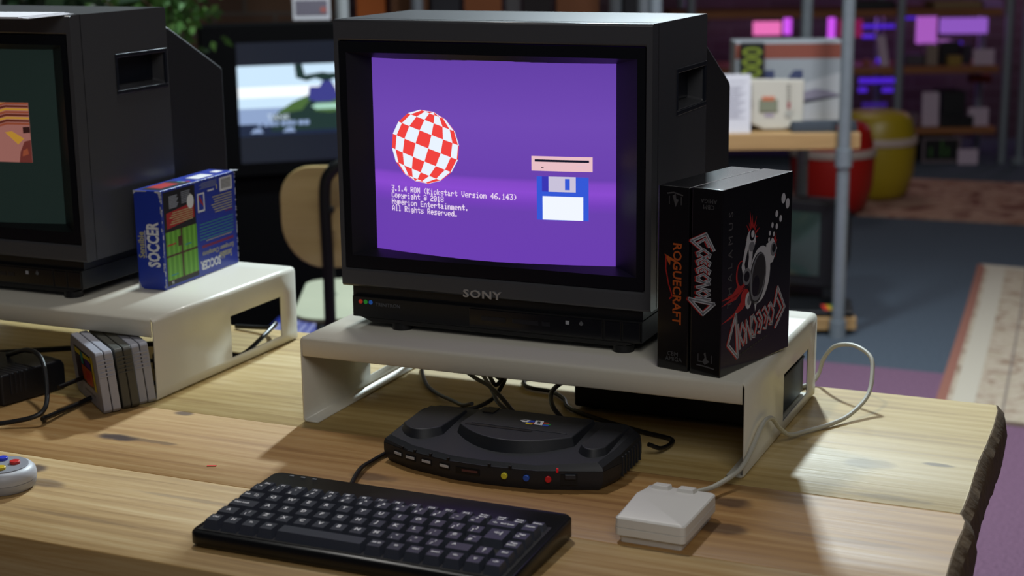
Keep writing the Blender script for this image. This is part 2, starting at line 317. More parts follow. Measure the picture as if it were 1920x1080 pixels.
def crt_image(parent):
    """the boot picture of the machine, drawn on the curved glass"""
    m = MB(); mats = [emis('lit_white', '#eaf4ff', 1.0), emis('lit_red', '#f0433f', 1.0), emis('lit_pink', '#e9bfc6'), emis('lit_dark', '#16182a'), emis('lit_blue', '#3458d6'), emis('lit_navy', '#3a35b4'), emis('lit_grey', '#c9c2da'), emis('lit_text', '#efdcf3'), emis('lit_label', '#f2f7ff', 1.0)]
    def quad(u0, v0, u1, v1, mi, off=.0006, n=6):
        for i in range(n):
            a = u0+(u1-u0)*i/n; c = u0+(u1-u0)*(i+1)/n
            m.poly([scr(a, v0, off), scr(c, v0, off), scr(c, v1, off), scr(a, v1, off)], mi)
    # faceted chequered ball
    cx, cy, ru, rv = .243, .561, .156, .190; tilt = math.radians(-17); spin = .12
    NL, NB = 16, 8
    def sph(i, j):
        la = -math.pi/2+math.pi*j/NB; lo = 2*math.pi*i/NL+spin
        x = math.cos(la)*math.sin(lo); y = math.sin(la); z = math.cos(la)*math.cos(lo)
        return Vector((x*math.cos(tilt)-y*math.sin(tilt), x*math.sin(tilt)+y*math.cos(tilt), z))
    for i in range(NL):
        for j in range(NB):
            q = [sph(i, j), sph(i+1, j), sph(i+1, j+1), sph(i, j+1)]
            if sum(p.z for p in q)/4 <= .02 and min(p.z for p in q) < -.15: continue
            if sum(p.z for p in q) <= 0: continue
            q2 = []
            for p in q:
                if not any((p-k).length < 1e-5 for k in q2): q2.append(p)
            m.poly([scr(cx+p.x*ru, cy+p.y*rv, .0008) for p in q2], 1 if (i+j) % 2 else 0)
    for k, s_ in enumerate(['3.1.4 ROM (Kickstart Version 46.143)', 'Copyright @ 2018', 'Hyperion Entertainment.', 'All Rights Reserved.']):
        v0 = .3475-.0348*k; cw = .01537; pw = cw/8; ph = .0345/8
        for i, ch in enumerate(s_):
            if ch == ' ': continue
            g = TOPAZ[ch]
            for c in range(5):
                col = int(g[2*c:2*c+2], 16)
                for r in range(8):
                    if col >> r & 1:
                        u0 = .0812+i*cw+c*pw*1.25; m.poly([scr(u0+a*pw, v0-r*ph-b2*ph, .0008) for a, b2 in ((0, 1.0), (1.75, 1.0), (1.75, 0), (0, 0))], 7)
    quad(.691, .471, .920, .5445, 2); quad(.7036, .517, .9073, .5285, 3, .0008); quad(.728, .486, .738, .490, 3, .0008, 1); quad(.862, .497, .9, .499, 6, .0008, 1)
    quad(.7105, .2245, .9053, .444, 4); quad(.731, .368, .756, .4445, 5, .0008, 1); quad(.7563, .368, .8582, .4445, 6, .0008); quad(.8186, .379, .8364, .4345, 4, .001, 1); quad(.733, .2265, .8857, .345, 8, .0008)
    return m.build('boot_picture', mats, parent)
glass_purple = bpy.data.materials.new('crt_glass_purple'); glass_purple.use_nodes = True; nt, b = nodes(glass_purple)
b.inputs['Base Color'].default_value = C('#06060a'); b.inputs['Roughness'].default_value = .3
tc = nt.nodes.new('ShaderNodeTexCoord'); sp = nt.nodes.new('ShaderNodeSeparateXYZ'); nt.links.new(tc.outputs['Object'], sp.inputs[0])
mr = nt.nodes.new('ShaderNodeMapRange'); nt.links.new(sp.outputs['Z'], mr.inputs[0]); mr.inputs[1].default_value = .0868; mr.inputs[2].default_value = .296
rp = ramp(nt, [(0, '#6a3db0'), (1, '#6440a6'), (.26, '#6a40ae'), (.30, '#7440ba'), (.36, '#8a4bd0'), (.405, '#8248c6'), (.43, '#6a41ae'), (.7, '#6f48b2')])
nt.links.new(mr.outputs[0], rp.inputs[0]); nt.links.new(rp.outputs[0], b.inputs['Emission Color']); b.inputs['Emission Strength'].default_value = 1.0
glass_dark = mat('crt_glass_dark', '#141d1b', .22, emit='#151f1c', es=1)
def make_tv(label, loc, on):
    t = thing('crt_monitor', label, 'monitor', loc)
    x1, zb, zt, yb = .36, .046, .338, .186
    cb = MB()
    # front frame with the opening
    a = [(0, zb), (x1, zb), (x1, zt), (0, zt)]; bq = [(.005, .067), (.353, .067), (.353, .3155), (.005, .3155)]
    cb.add([(x, 0, z) for x, z in a]+[(x, 0, z) for x, z in bq]+[(x, .003, z) for x, z in bq], [[0,1,5,4],[1,2,6,5],[2,3,7,6],[3,0,4,7],[4,5,9,8],[5,6,10,9],[6,7,11,10],[7,4,8,11]])
    cb.add([(0,0,zb),(x1,0,zb),(x1,yb,zb),(0,yb,zb),(0,0,zt),(x1,0,zt),(x1,yb,zt),(0,yb,zt)], [[0,3,2,1],[4,5,6,7],[2,3,7,6]])
    hy = (.083, .179); hz = (.2435, .2835)
    for X, dx in ((x1, -1), (0, 1)):
        ys = [0, hy[0], hy[1], yb]; zs = [zb, hz[0], hz[1], zt]
        vs = [(X, y, z) for z in zs for y in ys]; fs = [[r*4+c, r*4+c+1, (r+1)*4+c+1, (r+1)*4+c] for r in range(3) for c in range(3) if not (r == 1 and c == 1)]
        cb.add(vs, fs)
        q = [(X, hy[0], hz[0]), (X, hy[1], hz[0]), (X, hy[1], hz[1]), (X, hy[0], hz[1])]; q2 = [(X+dx*.022, y, z+(.004 if z < .26 else 0)) for _, y, z in q]
        cb.add(q+q2, [[0,1,5,4],[1,2,6,5],[2,3,7,6],[3,0,4,7],[4,5,6,7]])
    # weld
    o = cb.build('cabinet', M['cab'], t, bevel=.0052, seg=4)
    bm = bmesh.new(); bm.from_mesh(o.data); bmesh.ops.remove_doubles(bm, verts=bm.verts, dist=1e-5); bmesh.ops.recalc_face_normals(bm, faces=bm.faces); bm.to_mesh(o.data); bm.free()
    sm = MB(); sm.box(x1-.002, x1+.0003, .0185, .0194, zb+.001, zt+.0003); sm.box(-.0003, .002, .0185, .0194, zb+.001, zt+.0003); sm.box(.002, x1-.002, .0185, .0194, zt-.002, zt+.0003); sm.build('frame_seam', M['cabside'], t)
    for X, dx in ((x1, 1), (0, -1)):
        hr = MB(); e = X+dx*.0012
        for y0, y1, z0, z1 in ((hy[0]-.004, hy[1]+.004, hz[1]-.001, hz[1]+.004), (hy[0]-.004, hy[1]+.004, hz[0]-.005, hz[0]), (hy[0]-.004, hy[0], hz[0], hz[1]), (hy[1], hy[1]+.004, hz[0], hz[1])):
            hr.box(min(e, X-dx*.003), max(e, X-dx*.003), y0, y1, z0, z1)
        hr.box(min(X-dx*.019, X-dx*.0215), max(X-dx*.019, X-dx*.0215), hy[0]+.0005, hy[1]-.0005, hz[0]+.0045, hz[1]-.0005)
        hr.build('carry_handle', mat('handle_plastic', '#181c26', .35), t, bevel=.0008)
    rh = MB(); i_ = .012
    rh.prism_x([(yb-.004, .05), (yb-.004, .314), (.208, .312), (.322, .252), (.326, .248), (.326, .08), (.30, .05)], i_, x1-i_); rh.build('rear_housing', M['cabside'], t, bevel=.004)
    # black frame and the sloping mask that runs down to the tube
    ring = MB(); o_ = [(.0055, .0675), (.3525, .0675), (.3525, .315), (.0055, .315)]; n_ = [(.014, .0815), (.344, .0815), (.344, .3035), (.014, .3035)]
    ring.add([(x, .0005, z) for x, z in o_]+[(x, .0005, z) for x, z in n_]+[(x, .0035, z) for x, z in o_], [[0,1,5,4],[1,2,6,5],[2,3,7,6],[3,0,4,7],[0,1,9,8],[1,2,10,9],[2,3,11,10],[3,0,8,11]]); ring.build('bezel', M['black_gloss'], t)
    mk = MB(); K = 16
    def side(p0, p1, q0, q1, horiz):
        vs = []; fs = []
        for i in range(K+1):
            k = i/K; a_ = Vector(p0).lerp(Vector(p1), k)
            if horiz: uu = q0[0]+(q1[0]-q0[0])*k; b_ = scr(uu, q0[1], -.001)
            else: b_ = scr(q0[0], q0[1]+(q1[1]-q0[1])*k, -.001)
            vs += [a_, b_]
        for i in range(K): fs.append([2*i, 2*i+1, 2*i+3, 2*i+2])
        mk.add(vs, fs)
    side((.014, .0006, .0815), (.344, .0006, .0815), (0, 0), (1, 0), True); side((.014, .0006, .3035), (.344, .0006, .3035), (0, 1), (1, 1), True)
    side((.014, .0006, .0815), (.014, .0006, .3035), (0, 0), (0, 1), False); side((.344, .0006, .0815), (.344, .0006, .3035), (1, 0), (1, 1), False)
    mk.build('screen_mask', M['black_ramp'], t, angle=50)
    gl = MB(); K = 32; vs = [scr(i/K, v, 0) for v in (-.01, 1.01) for i in range(-1, K+2)]; n = K+3
    gl.add(vs, [[i, i+1, n+i+1, n+i] for i in range(n-1)]); g = gl.build('screen', glass_purple if on else glass_dark, t)
    if on: crt_image(g)
    else:
        m2 = MB(); cols = ['#a5553a', '#6b2f22', '#d9a23c', '#b87a70', '#7a3a33', '#c9c6d8', '#3b1f1c']; ms = [emis('lit_%d' % i, c, .55) for i, c in enumerate(cols)]
        m2.M = Matrix.Identity(4)
        U0, U1, V0, V1 = .45, .876, .355, .70
        def pq(pts, mi, off=.0006): m2.poly([scr(U0+(U1-U0)*a, V0+(V1-V0)*c, off) for a, c in pts], mi)
        for i in range(8): pq([(i/8, 0), ((i+1)/8, 0), ((i+1)/8, 1), (i/8, 1)], 3, .0005)
        rr = random.Random(5)
        for k in range(9):        # wavy hair-like bands, no figure
            y = .60+k*.048; q0 = [(0, y-.30), (.3, y-.22), (.55, y-.06), (.75, y+.03), (1, y+.03), (1, y+.062), (.75, y+.066), (.55, y-.02), (.3, y-.175), (0, y-.25)]; pq([(a, min(c, .999)) for a, c in q0], [0, 1, 2, 1, 0, 2, 1, 0, 2][k], .0008+.00004*k)
        pq([(.5, .42), (1, .5), (1, .6), (.5, .55)], 6, .0009); pq([(.72, .5), (.8, .52), (.93, .4), (.86, .3)], 2, .001); pq([(.86, 0), (1, 0), (1, .38), (.93, .35), (.88, .18)], 4, .0009); pq([(.3, .12), (.52, .22), (.55, .3), (.4, .34), (.3, .34)], 5, .001); pq([(.9, .1), (.97, .14), (.96, .24), (.91, .2)], 0, .0012)
        m2.build('game_picture', ms, g)
    bd = MB(); bd.text('SONY', .0118, Matrix.Translation((.1708, -.0006, .0492)) @ FM, 0, .0006, bold=.00025, sx=1.35, font_space=1.1); bd.build('badge', M['silver'], t)
    # plinth
    pl = MB(); pl.box(.010, x1-.010, .006, .24, .034, .0465); pl.build('neck', M['black'], t)
    pl = MB(); pl.box(.012, x1-.009, .000, .235, .012, .0355); pl.prism_x([(.004, .006), (.004, .0121), (.235, .0121), (.235, .006)], .035, x1-.03)
    pl.frus([(.035,.002,.0065),(x1-.03,.002,.0065),(x1-.03,.23,.0065),(.035,.23,.0065)], [(.020,.001,.0122),(x1-.016,.001,.0122),(x1-.016,.234,.0122),(.020,.234,.0122)])
    pln = pl.build('plinth', M['black'], t, bevel=.001)
    dr = MB(); dr.box(.155, .308, -.0008, .002, .0135, .0335); d_ = dr.build('control_flap', M['black_gloss'], t, bevel=.0006)
    dd = MB()
    for x_, w_ in ((.17, .028), (.206, .03), (.24, .009)): dd.box(x_, x_+w_, -.0012, 0, .0215, .0262)
    dd.build('flap_slot', mat('dark_slot', '#1b1c22', .3), d_)
    for x0, x2 in ((.310, .3285), (.330, .3495)):
        q = MB(); q.box(x0, x2, -.001, .003, .0135, .0335); q.build('push_button', M['black_gloss'], t, bevel=.0008)
    for k, c in enumerate(('#e0452c', '#2fae3d', '#2c6fd6')):
        q = MB(); q.cyl((.0225+.0063*k, .0004, .0295), .0024, .0008, 'y'); 
        for vi in range(len(q.v)): q.v[vi].y = -.0006 if q.v[vi].y < .0008 else .0006
        q.build('colour_dot', mat('dot_%d' % k, c, .4, emit=c, es=.12), t)
    q = MB(); q.text('TRINITRON', .0058, Matrix.Translation((.0565, -.0003, .0275)) @ FM, 0, .0003, sx=1.0); q.build('tube_lettering', M['dimprint'], t)
    q = MB(); q.box(.267, .271, -.0012, -.0007, .0258, .0298); q.build('channel_mark', mat('mark_white', '#a7a9b0', .5), t)
    q = MB(); q.cyl((.2845, -.0013, .028), .0022, .0006, 'y', 16); q.box(.2841, .2849, -.0016, -.0007, .028, .0312); q.build('power_mark', M['dimprint'], t)
    for fx in (.056, .315):
        for fy in (.001, .20): q = MB(); q.cyl((fx+.0115, fy+.0115, 0), .0115, .0075, n=20); q.build('foot', M['black'], t)
    return t
make_tv('charcoal CRT monitor in the middle showing a chequered ball on purple', (.0225, .0575, SZ+.0002), True)
make_tv('charcoal CRT monitor at the left edge, mostly dark screen, stack of paper on top', (-.6835, .053, SZ+.0002), False)
t = thing('leaflet', 'thin white leaflets lying flat on top of the left monitor', 'paper', (-.41, .085, SZ+.3385), .12)
q = MB()
for k in range(3): q.box(-.19+.01*k, .075-.006*k, -.115, -.02, .0008*k, .0008*k+.0006)
q.build('sheets', M['paper'], t)

# ------------------------------------------------------------------ boxed games on the stands
class Face:
    def __init__(s, mb, o, ax, ay, W_, H_): s.mb = mb; s.o = Vector(o); s.ax = Vector(ax).normalized(); s.ay = Vector(ay).normalized(); s.W = W_; s.H = H_; s.n = s.ax.cross(s.ay)
    def P(s, a, c, off): return s.o+s.ax*(a*s.W)+s.ay*(c*s.H)+s.n*off
    def poly(s, pts, mi, off=.00015): s.mb.poly([s.P(a, c, off) for a, c in pts], mi)
    def rect(s, a, c, a2, c2, mi, off=.00015): s.poly([(a, c), (a2, c), (a2, c2), (a, c2)], mi, off)
    def ell(s, a, c, ra, rc, mi, off=.00015, rot=0, n=28):
        s.mb.poly([s.o+s.ax*(a*s.W+ra*s.W*math.cos(k)*math.cos(rot)-rc*s.W*math.sin(k)*math.sin(rot))+s.ay*(c*s.H+ra*s.W*math.cos(k)*math.sin(rot)+rc*s.W*math.sin(k)*math.cos(rot))+s.n*off for k in [2*math.pi*i/n for i in range(n)]], mi)
    def stroke(s, pts, w_, mi, off=.0002):
        P_ = [Vector((a*s.W, c*s.H)) for a, c in pts]
        for p, q in zip(P_, P_[1:]):
            d = (q-p).normalized(); nn = Vector((-d.y, d.x))*w_/2; e = d*w_*.35
            s.mb.poly([s.o+s.ax*z.x+s.ay*z.y+s.n*off for z in (p-e-nn, q+e-nn, q+e+nn, p-e+nn)], mi)
    def text(s, body, a, c, size, mi, rot=0, off=.00012, **k):
        R = Matrix((( s.ax.x, s.ay.x, s.n.x, 0), (s.ax.y, s.ay.y, s.n.y, 0), (s.ax.z, s.ay.z, s.n.z, 0), (0, 0, 0, 1)))
        T = Matrix.Translation(s.P(a, c, off)); s.mb.text(body, size, T @ R @ Matrix.Rotation(rot, 4, 'Z'), mi, ext=.00005, **k)
card_black = mat('black_gloss_card', '#0c0b0d', .22, noise=.2, nscale=30, coat=.25)
pr_silver = mat('print_silver', '#b9bcc6', .45); pr_red = mat('print_red', '#a81d1c', .45); pr_orange = mat('print_orange', '#b5541d', .45); pr_grey = mat('print_grey', '#4a4a4e', .5); pr_mid = mat('print_midgrey', '#6d7079', .45); pr_dark = mat('print_charcoal', '#202126', .5)
PM = [card_black, pr_silver, pr_red, pr_orange, pr_grey, pr_mid, pr_dark]
def logo(F, a0, c0, a1, c1, h, rot_up=False):
    """angular linked-diamond lettering between two points on a face"""
    A = Vector((a0*F.W, c0*F.H)); B = Vector((a1*F.W, c1*F.H)); d = (B-A); Lg = d.length; d.normalize(); n = Vector((-d.y, d.x))
    def to(x, y, sh=(0, 0)): p = A+d*(x*Lg)+n*(y*h)+Vector(sh); return (p.x/F.W, p.y/F.H)
    strokes = [([(.17, .55), (.06, .5), (0, 0), (.12, -.5), (.2, -.55), (.12, -.3)], .0035), ([(.06, .35), (.14, 0), (.12, -.3)], .002)]
    x = .2
    strokes = [([(.20, .50), (.02, .10), (.12, -.62), (.20, -.15)], .0032), ([(.17, .25), (.08, .06), (.14, -.3)], .0022)]
    for k in range(4):   # e c c o
        c = .26+.1*k; strokes.append(([(c+.04, .27), (c, .33), (c-.05, 0), (c, -.33), (c+.04, -.27)], .0024)); strokes.append(([(c, .33), (c+.05, 0), (c, -.33)] if k in (0, 3) else [(c+.02, .14), (c-.01, 0), (c+.02, -.14)], .002))
    strokes.append(([(.60, -.33), (.62, .33), (.68, -.33), (.70, .33)], .0024))
    c = .75; strokes.append(([(c, .33), (c-.045, 0), (c, -.33), (c+.045, 0), (c, .33)], .0024)); strokes.append(([(.81, .36), (.815, -.36)], .0026))
    strokes.append(([(.86, .55), (.84, -.70), (1, 0), (.86, .55)], .0036))
    for sh, mi, off in (((-.0018, -.0002), 2, .0002), ((0, 0), 1, .00035)):
        for pts, w_ in strokes: F.stroke([to(x, y, sh) for x, y in pts], w_, mi, off)
    for pts, w_ in strokes: F.stroke([to(x, y) for x, y in pts], w_*.35, 5, .00045)
# big box with spaceship art
bw, bd_, bh = .0343, .143, .1863; by = -.2391
t = thing('game_box', 'black game box with white oval spaceship art and spiky silver title', 'box', (.4386, .013, SZ+.0002), by)
c = MB(); c.box(0, bw, 0, bd_, 0, bh); c.build('carton', card_black, t, bevel=.0012)
ar = MB(); F = Face(ar, (bw, 0, 0), (0, 1, 0), (0, 0, 1), bd_, bh)
for ang, x, y, n_, Rr, st in ((0, .41, .705, 13, .115, 1), (0, .74, .615, 11, .06, 1)):
    for k in range(n_):
        a = (k/n_)*2*math.pi if x > .6 else math.pi*(-.12+1.24*k/(n_-1)); l = Rr*(.6+.4*((k*7) % 5)/4); F.poly([(x+.018*math.cos(a+1.57), y+.013*math.sin(a+1.57)), (x+l*math.cos(a), y+l*1.35*math.sin(a)), (x-.018*math.cos(a+1.57), y-.013*math.sin(a+1.57))], 2, .00012)
for pts in ([(.0, .415), (.16, .435), (.33, .52), (.34, .46), (.2, .41)], [(0, .385), (.3, .44), (.34, .45), (.2, .395)], [(0, .29), (.18, .325), (.34, .41), (.38, .37), (.3, .33), (.12, .3)]): F.poly(pts, 2, .00012)
F.ell(.27, .52, .075, .10, 2, .0001); F.ell(.33, .39, .06, .06, 2, .0001); F.ell(.27, .525, .055, .085, 0, .00014)
F.ell(.53, .485, .150, .205, 1, .0002, -.22); F.ell(.50, .47, .118, .185, 6, .0003, -.22); F.ell(.505, .475, .105, .17, 5, .00036, -.22); F.ell(.515, .485, .09, .15, 6, .00042, -.22); F.ell(.475, .43, .05, .075, 0, .00046, -.22)
F.poly([(.30, .50), (.27, .56), (.33, .69), (.43, .71), (.42, .60), (.38, .50)], 1, .00022); F.poly([(.33, .52), (.31, .57), (.36, .66), (.37, .60), (.35, .52)], 0, .0003); F.ell(.395, .69, .065, .075, 1, .0003); F.ell(.405, .655, .04, .035, 5, .00036); F.ell(.41, .72, .038, .045, 0, .0004); F.ell(.415, .722, .022, .026, 1, .00045); F.ell(.345, .50, .06, .06, 5, .00034); F.ell(.345, .50, .038, .038, 0, .0004)
F.poly([(.60, .58), (.62, .64), (.72, .66), (.78, .60), (.72, .53), (.64, .52)], 1, .00022); F.ell(.725, .60, .045, .05, 5, .0003); F.ell(.73, .605, .028, .03, 0, .00036); F.ell(.375, .365, .045, .06, 1, .00025); F.ell(.385, .365, .025, .035, 5, .0003); F.poly([(.46, .34), (.50, .34), (.475, .29)], 1, .0003)
for k, (x, y, r_) in enumerate([(.655, .66, .013), (.70, .652, .013), (.665, .695, .014), (.725, .683, .014), (.70, .735, .016), (.765, .72, .017), (.76, .79, .020), (.82, .757, .020), (.855, .865, .030), (.92, .83, .030)]): F.ell(x, y, r_, r_*1.25, 1, .0003)
F.text('THALAMUS', .115, .62, .0115, 4, math.pi/2, sx=1.1, font_space=1.7)
logo(F, .93, .27, .10, .165, .036)
F.text('presents', .18, .265, .0045, 4, math.pi); 
for k in range(12): F.rect(.22+.038*k, .075+.004*k, .25+.038*k, .084+.004*k, 6)
ar.build('cover_art', PM, t)
ar = MB(); F = Face(ar, (0, 0, 0), (1, 0, 0), (0, 0, 1), bw, bh)
logo(F, .42, .77, .42, .335, .022)
ar.build('title_lettering', PM, t); ar = MB(); F = Face(ar, (0, 0, 0), (1, 0, 0), (0, 0, 1), bw, bh)
F.text('CBM', .55, .905, .0062, 4, math.pi); F.text('AMIGA', .55, .937, .0058, 4, math.pi); ar.build('machine_lettering', PM, t); ar = MB(); F = Face(ar, (0, 0, 0), (1, 0, 0), (0, 0, 1), bw, bh)
F.stroke([(.28, .115), (.28, .075)], .0008, 4); F.stroke([(.72, .115), (.72, .075)], .0008, 4); F.stroke([(.28, .075), (.42, .075)], .0008, 4); F.poly([(.46, .12), (.52, .13), (.56, .09), (.66, .08), (.5, .06), (.42, .075), (.5, .1)], 4); F.stroke([(.24, .055), (.5, .052), (.8, .045)], .0013, 4)
ar.build('publisher_mark', PM, t)
t = thing('game_box', 'black game box with orange title on its spine, between monitor and spiky-title box', 'box', (.4014, .0225, SZ+.0002), by)
c = MB(); c.box(0, .0355, 0, bd_, 0, bh-.001); c.build('carton', card_black, t, bevel=.0012)
ar = MB(); F = Face(ar, (0, 0, 0), (1, 0, 0), (0, 0, 1), .0355, bh)
F.text('ROGUECRAFT', .62, .475, .0135, 3, -math.pi/2, sx=.95, bold=.0003); F.poly([(.22, .63), (.60, .60), (.62, .585), (.42, .60), (.40, .57), (.33, .59)], 3); F.stroke([(.27, .62), (.27, .55), (.36, .47), (.46, .42), (.47, .40), (.40, .39)], .0014, 2)
ar.build('title_lettering', PM, t); ar = MB(); F = Face(ar, (0, 0, 0), (1, 0, 0), (0, 0, 1), .0355, bh)
F.text('CBM', .52, .088, .0062, 4); F.text('AMIGA', .55, .06, .0062, 4); ar.build('machine_lettering', PM, t); ar = MB(); F = Face(ar, (0, 0, 0), (1, 0, 0), (0, 0, 1), .0355, bh)
F.stroke([(.36, .90), (.36, .94)], .0008, 4); F.stroke([(.74, .90), (.74, .94)], .0008, 4); F.poly([(.46, .945), (.56, .955), (.58, .93), (.66, .925), (.56, .885), (.52, .91)], 4); F.stroke([(.3, .955), (.5, .962), (.78, .95)], .0013, 4)
ar.build('publisher_mark', PM, t)
# blue football game box, standing on its head
bl = mat('blue_card', '#2038a4', .38, noise=.08, nscale=50, coat=.2)
SP = [bl, mat('sp_black', '#14151b', .45), mat('sp_red', '#a82226', .45), mat('sp_green', '#5d9a2c', .5), mat('sp_white', '#dfe0e4', .5), mat('sp_brown', '#4a2016', .5), mat('sp_yellow', '#b3ac7c', .5), mat('sp_teal', '#3a8f86', .5), mat('sp_maroon', '#7c2a52', .5), mat('sp_wear', '#c3c5cf', .7), mat('sp_green2', '#74b43c', .5), mat('sp_grey', '#8b8f9d', .6)]
sw, sd, shh = .0385, .174, .1235; sy = .043
t = thing('game_box', 'worn blue football game box standing upside down on the left stand', 'box', (-.3068, .128, SZ+.0003), sy)
c = MB(); c.box(0, sw, 0, sd, 0, shh); c.build('carton', bl, t, bevel=.001)
ar = MB(); F = Face(ar, (sw, 0, 0), (0, 1, 0), (0, 0, 1), sd, shh)
F.rect(.03, .03, .44, .975, 1, .0001); F.rect(.45, .0, .46, .0, 1)
F.rect(.04, .07, .44, .575, 5, .00015)
for a, c_ in ((.04, .08), (.25, .08), (.04, .335), (.25, .335)):
    F.rect(a, c_, a+.19, c_+.235, 3, .0002)
    for k in range(3): F.rect(a+.02+.06*k, c_, a+.045+.06*k, c_+.235, 10, .00025)
F.rect(.19, .40, .235, .50, 5, .0003); F.rect(.05, .43, .16, .445, 2, .0003); F.rect(.28, .385, .36, .4, 7, .0003); F.rect(.08, .12, .17, .135, 7, .0003)
F.poly([(.06, .60), (.42, .645), (.42, .80), (.06, .76)], 2, .00015)
for k in range(6): F.rect(.10+.02*(k % 3), .635+.022*k, .40, .644+.022*k, 6, .0002)
for k in range(7): F.rect(.26, .82+.018*k, .38-.01*(k % 2), .829+.018*k, 11, .0002)
for k in range(8): F.rect(.10, .80+.016*k, .2+.01*(k % 3), .812+.016*k, 11, .0002)
F.ell(.375, .815, .045, .052, 4, .00022); F.text('16', .1, .055, .006, 4, math.pi)
F.rect(.78, .82, .955, .965, 4, .00015)
for k in range(13): F.rect(.80+.0108*k, .845, .80+.0108*k+.004+.003*(k % 2), .95, 1, .0002)
F.rect(.47, .67, .565, .865, 4, .00015); F.rect(.485, .69, .55, .85, 0, .0002); F.poly([(.49, .80), (.545, .72), (.545, .75), (.50, .84)], 2, .00025)
F.rect(.61, .86, .70, .875, 4, .00015); F.rect(.73, .86, .745, .91, 6, .00015)
for k in range(4): F.rect(.50+.03*(k % 2), .905+.017*k, .74, .912+.017*k, 11, .00015)
for k in range(7): F.rect(.70-.03*((k*5) % 4)/2, .62+.027*k, .945, .63+.027*k, 6, .00015)
F.rect(.84, .60, .945, .61, 8, .00015)
for k in range(6): F.rect(.48+.04*((k*3) % 3), .375+.032*k, .95, .384+.032*k, 7, .00015)
F.rect(.56, .352, .92, .36, 6, .00015); F.rect(.5, .29, .94, .318, 8, .00015)
F.text('European Champions', .72, .225, .0088, 6, math.pi, bold=.0001); F.text('Sensible', .82, .15, .0135, 6, math.pi, bold=.0002, sx=.7); F.text('SOCCER', .61, .115, .0155, 4, math.pi, bold=.0006, sx=.8)
for k in range(40):
    a = rnd.random(); F.rect(a, .0 if k % 2 else .988, min(1, a+rnd.uniform(.005, .03)), .008 if k % 2 else 1, 9, .0004)
for k in range(30): a = rnd.random()*.97; F.rect(0, a, rnd.uniform(.004, .014), a+rnd.uniform(.01, .05), 9, .0004); F.rect(.99, a, 1, a+.02, 9, .0004)
ar.build('back_print', SP, t)
ar = MB(); F = Face(ar, (0, 0, 0), (1, 0, 0), (0, 0, 1), sw, shh)
F.text('SOCCER', .66, .455, .0235, 4, math.pi/2, bold=.0009, sx=.62); F.text('Sensible', .2, .45, .012, 6, math.pi/2, bold=.0003, sx=.85); F.rect(.33, .32, .36, .6, 9)
ar.build('title_lettering', SP, t); ar = MB(); F = Face(ar, (0, 0, 0), (1, 0, 0), (0, 0, 1), sw, shh)
F.poly([(0, 0), (.22, 0), (.1, .02), (.04, .07), (0, .075)], 9); F.poly([(1, 1), (.8, 1), (.8, .985), (.93, .975), (.95, .93), (1, .93)], 9); F.poly([(0, 1), (0, .96), (.1, .985), (.5, .99), (.5, 1)], 9)
for k in range(14): a = rnd.random()*.95; F.rect(.965, a, 1, a+rnd.uniform(.01, .04), 9)
ar.build('worn_edge', SP, t)
ar = MB(); F = Face(ar, (0, 0, shh), (1, 0, 0), (0, 1, 0), sw, sd)
F.rect(.15, .03, .95, .42, 1, .0003); F.rect(.2, .1, .75, .33, 2, .0004); F.ell(.55, .40, .08, .08, 7, .0005); F.ell(.8, .43, .08, .08, 2, .0005); F.ell(.7, .40, .07, .07, 6, .0005); F.rect(.35, .55, .85, .76, 4, .0004); F.rect(.4, .86, .7, .95, 4, .0004)
for k in range(5): F.rect(.3+.1*k, .53, .34+.1*k, .54, 1, .0005)
F.poly([(.9, .97), (1.12, .99), (1.1, 1.02), (.8, 1.01)], 9, .0005)
ar.build('top_print', SP, t)

# ------------------------------------------------------------------ cartridges
def cartridge(label, loc, rz, lean, col, art):
    t = thing('game_cartridge', label, 'cartridge', loc, rz); t.rotation_euler = (lean, 0, rz)
    Wd, Th, Hh = .118, .0195, .0725
    m = mat('cart_'+col[1:], col, .45, noise=.03, nscale=400)
    q = MB()
    outline = [(0, .004), (.004, 0), (Wd-.006, 0), (Wd, .006), (Wd, Hh-.016), (Wd-.012, Hh), (.003, Hh), (0, Hh-.003)]
    q.loft([[(x, y, z) for x, z in outline] for y in (-Th/2, -.0004)]); q.build('front_half', m, t, bevel=.0012)
    q = MB(); q.loft([[(x, y, z) for x, z in outline] for y in (.0004, Th/2)]); q.build('rear_half', m, t, bevel=.0012)
    q = MB(); q.loft([[(.002+(Wd-.004)*x/Wd, y, .002+(Hh-.004)*z/Hh) for x, z in outline] for y in (-.001, .001)]); q.build('seam', M['black'], t)
    for k in range(5):
        g = MB(); z = .043+.0045*k; g.box(-.0008, .0012, -Th/2+.0015, Th/2-.0015, z, z+.0018) ; g.build('grip_ridge', m, t, bevel=.0003)
    if art:
        g = MB(); y = Th/2+.0002
        for a, b2, c_, d, mi in ((.018, .098, .022, .062, 0), (.017, .026, .021, .063, 1), (.028, .072, .026, .044, 2), (.036, .058, .024, .040, 3), (.028, .095, .054, .060, 1), (.06, .07, .046, .06, 4), (.030, .052, .046, .055, 5)):
            yy = y+.0001*(mi+1); g.add([(a, yy, c_), (b2, yy, c_), (b2, yy, d), (a, yy, d)], [[0, 1, 2, 3]], mi)
        g.build('label_sticker', [mat('lbl_dark', '#2c1e30', .4), mat('lbl_yellow', '#c9b81e', .4), mat('lbl_orange', '#b5501f', .4), mat('lbl_red', '#b3302a', .4), mat('lbl_teal', '#2c8d80', .4), mat('lbl_purple', '#4b2a78', .4)], t)
        g = MB(); g.add([(.03, y, .012), (.075, y, .012), (.075, y, .015), (.03, y, .015)], [[0, 1, 2, 3]]); g.build('moulded_word_strip', mat('cart_moulding', '#77787f', .5), t)
    return t
ca = math.radians(143)
cartridge('pale grey game cartridge with yellow-edged label, leftmost of the three', (-.2155, -.0540, TZ+.0012), ca, -.09, '#9b9ca6', True)
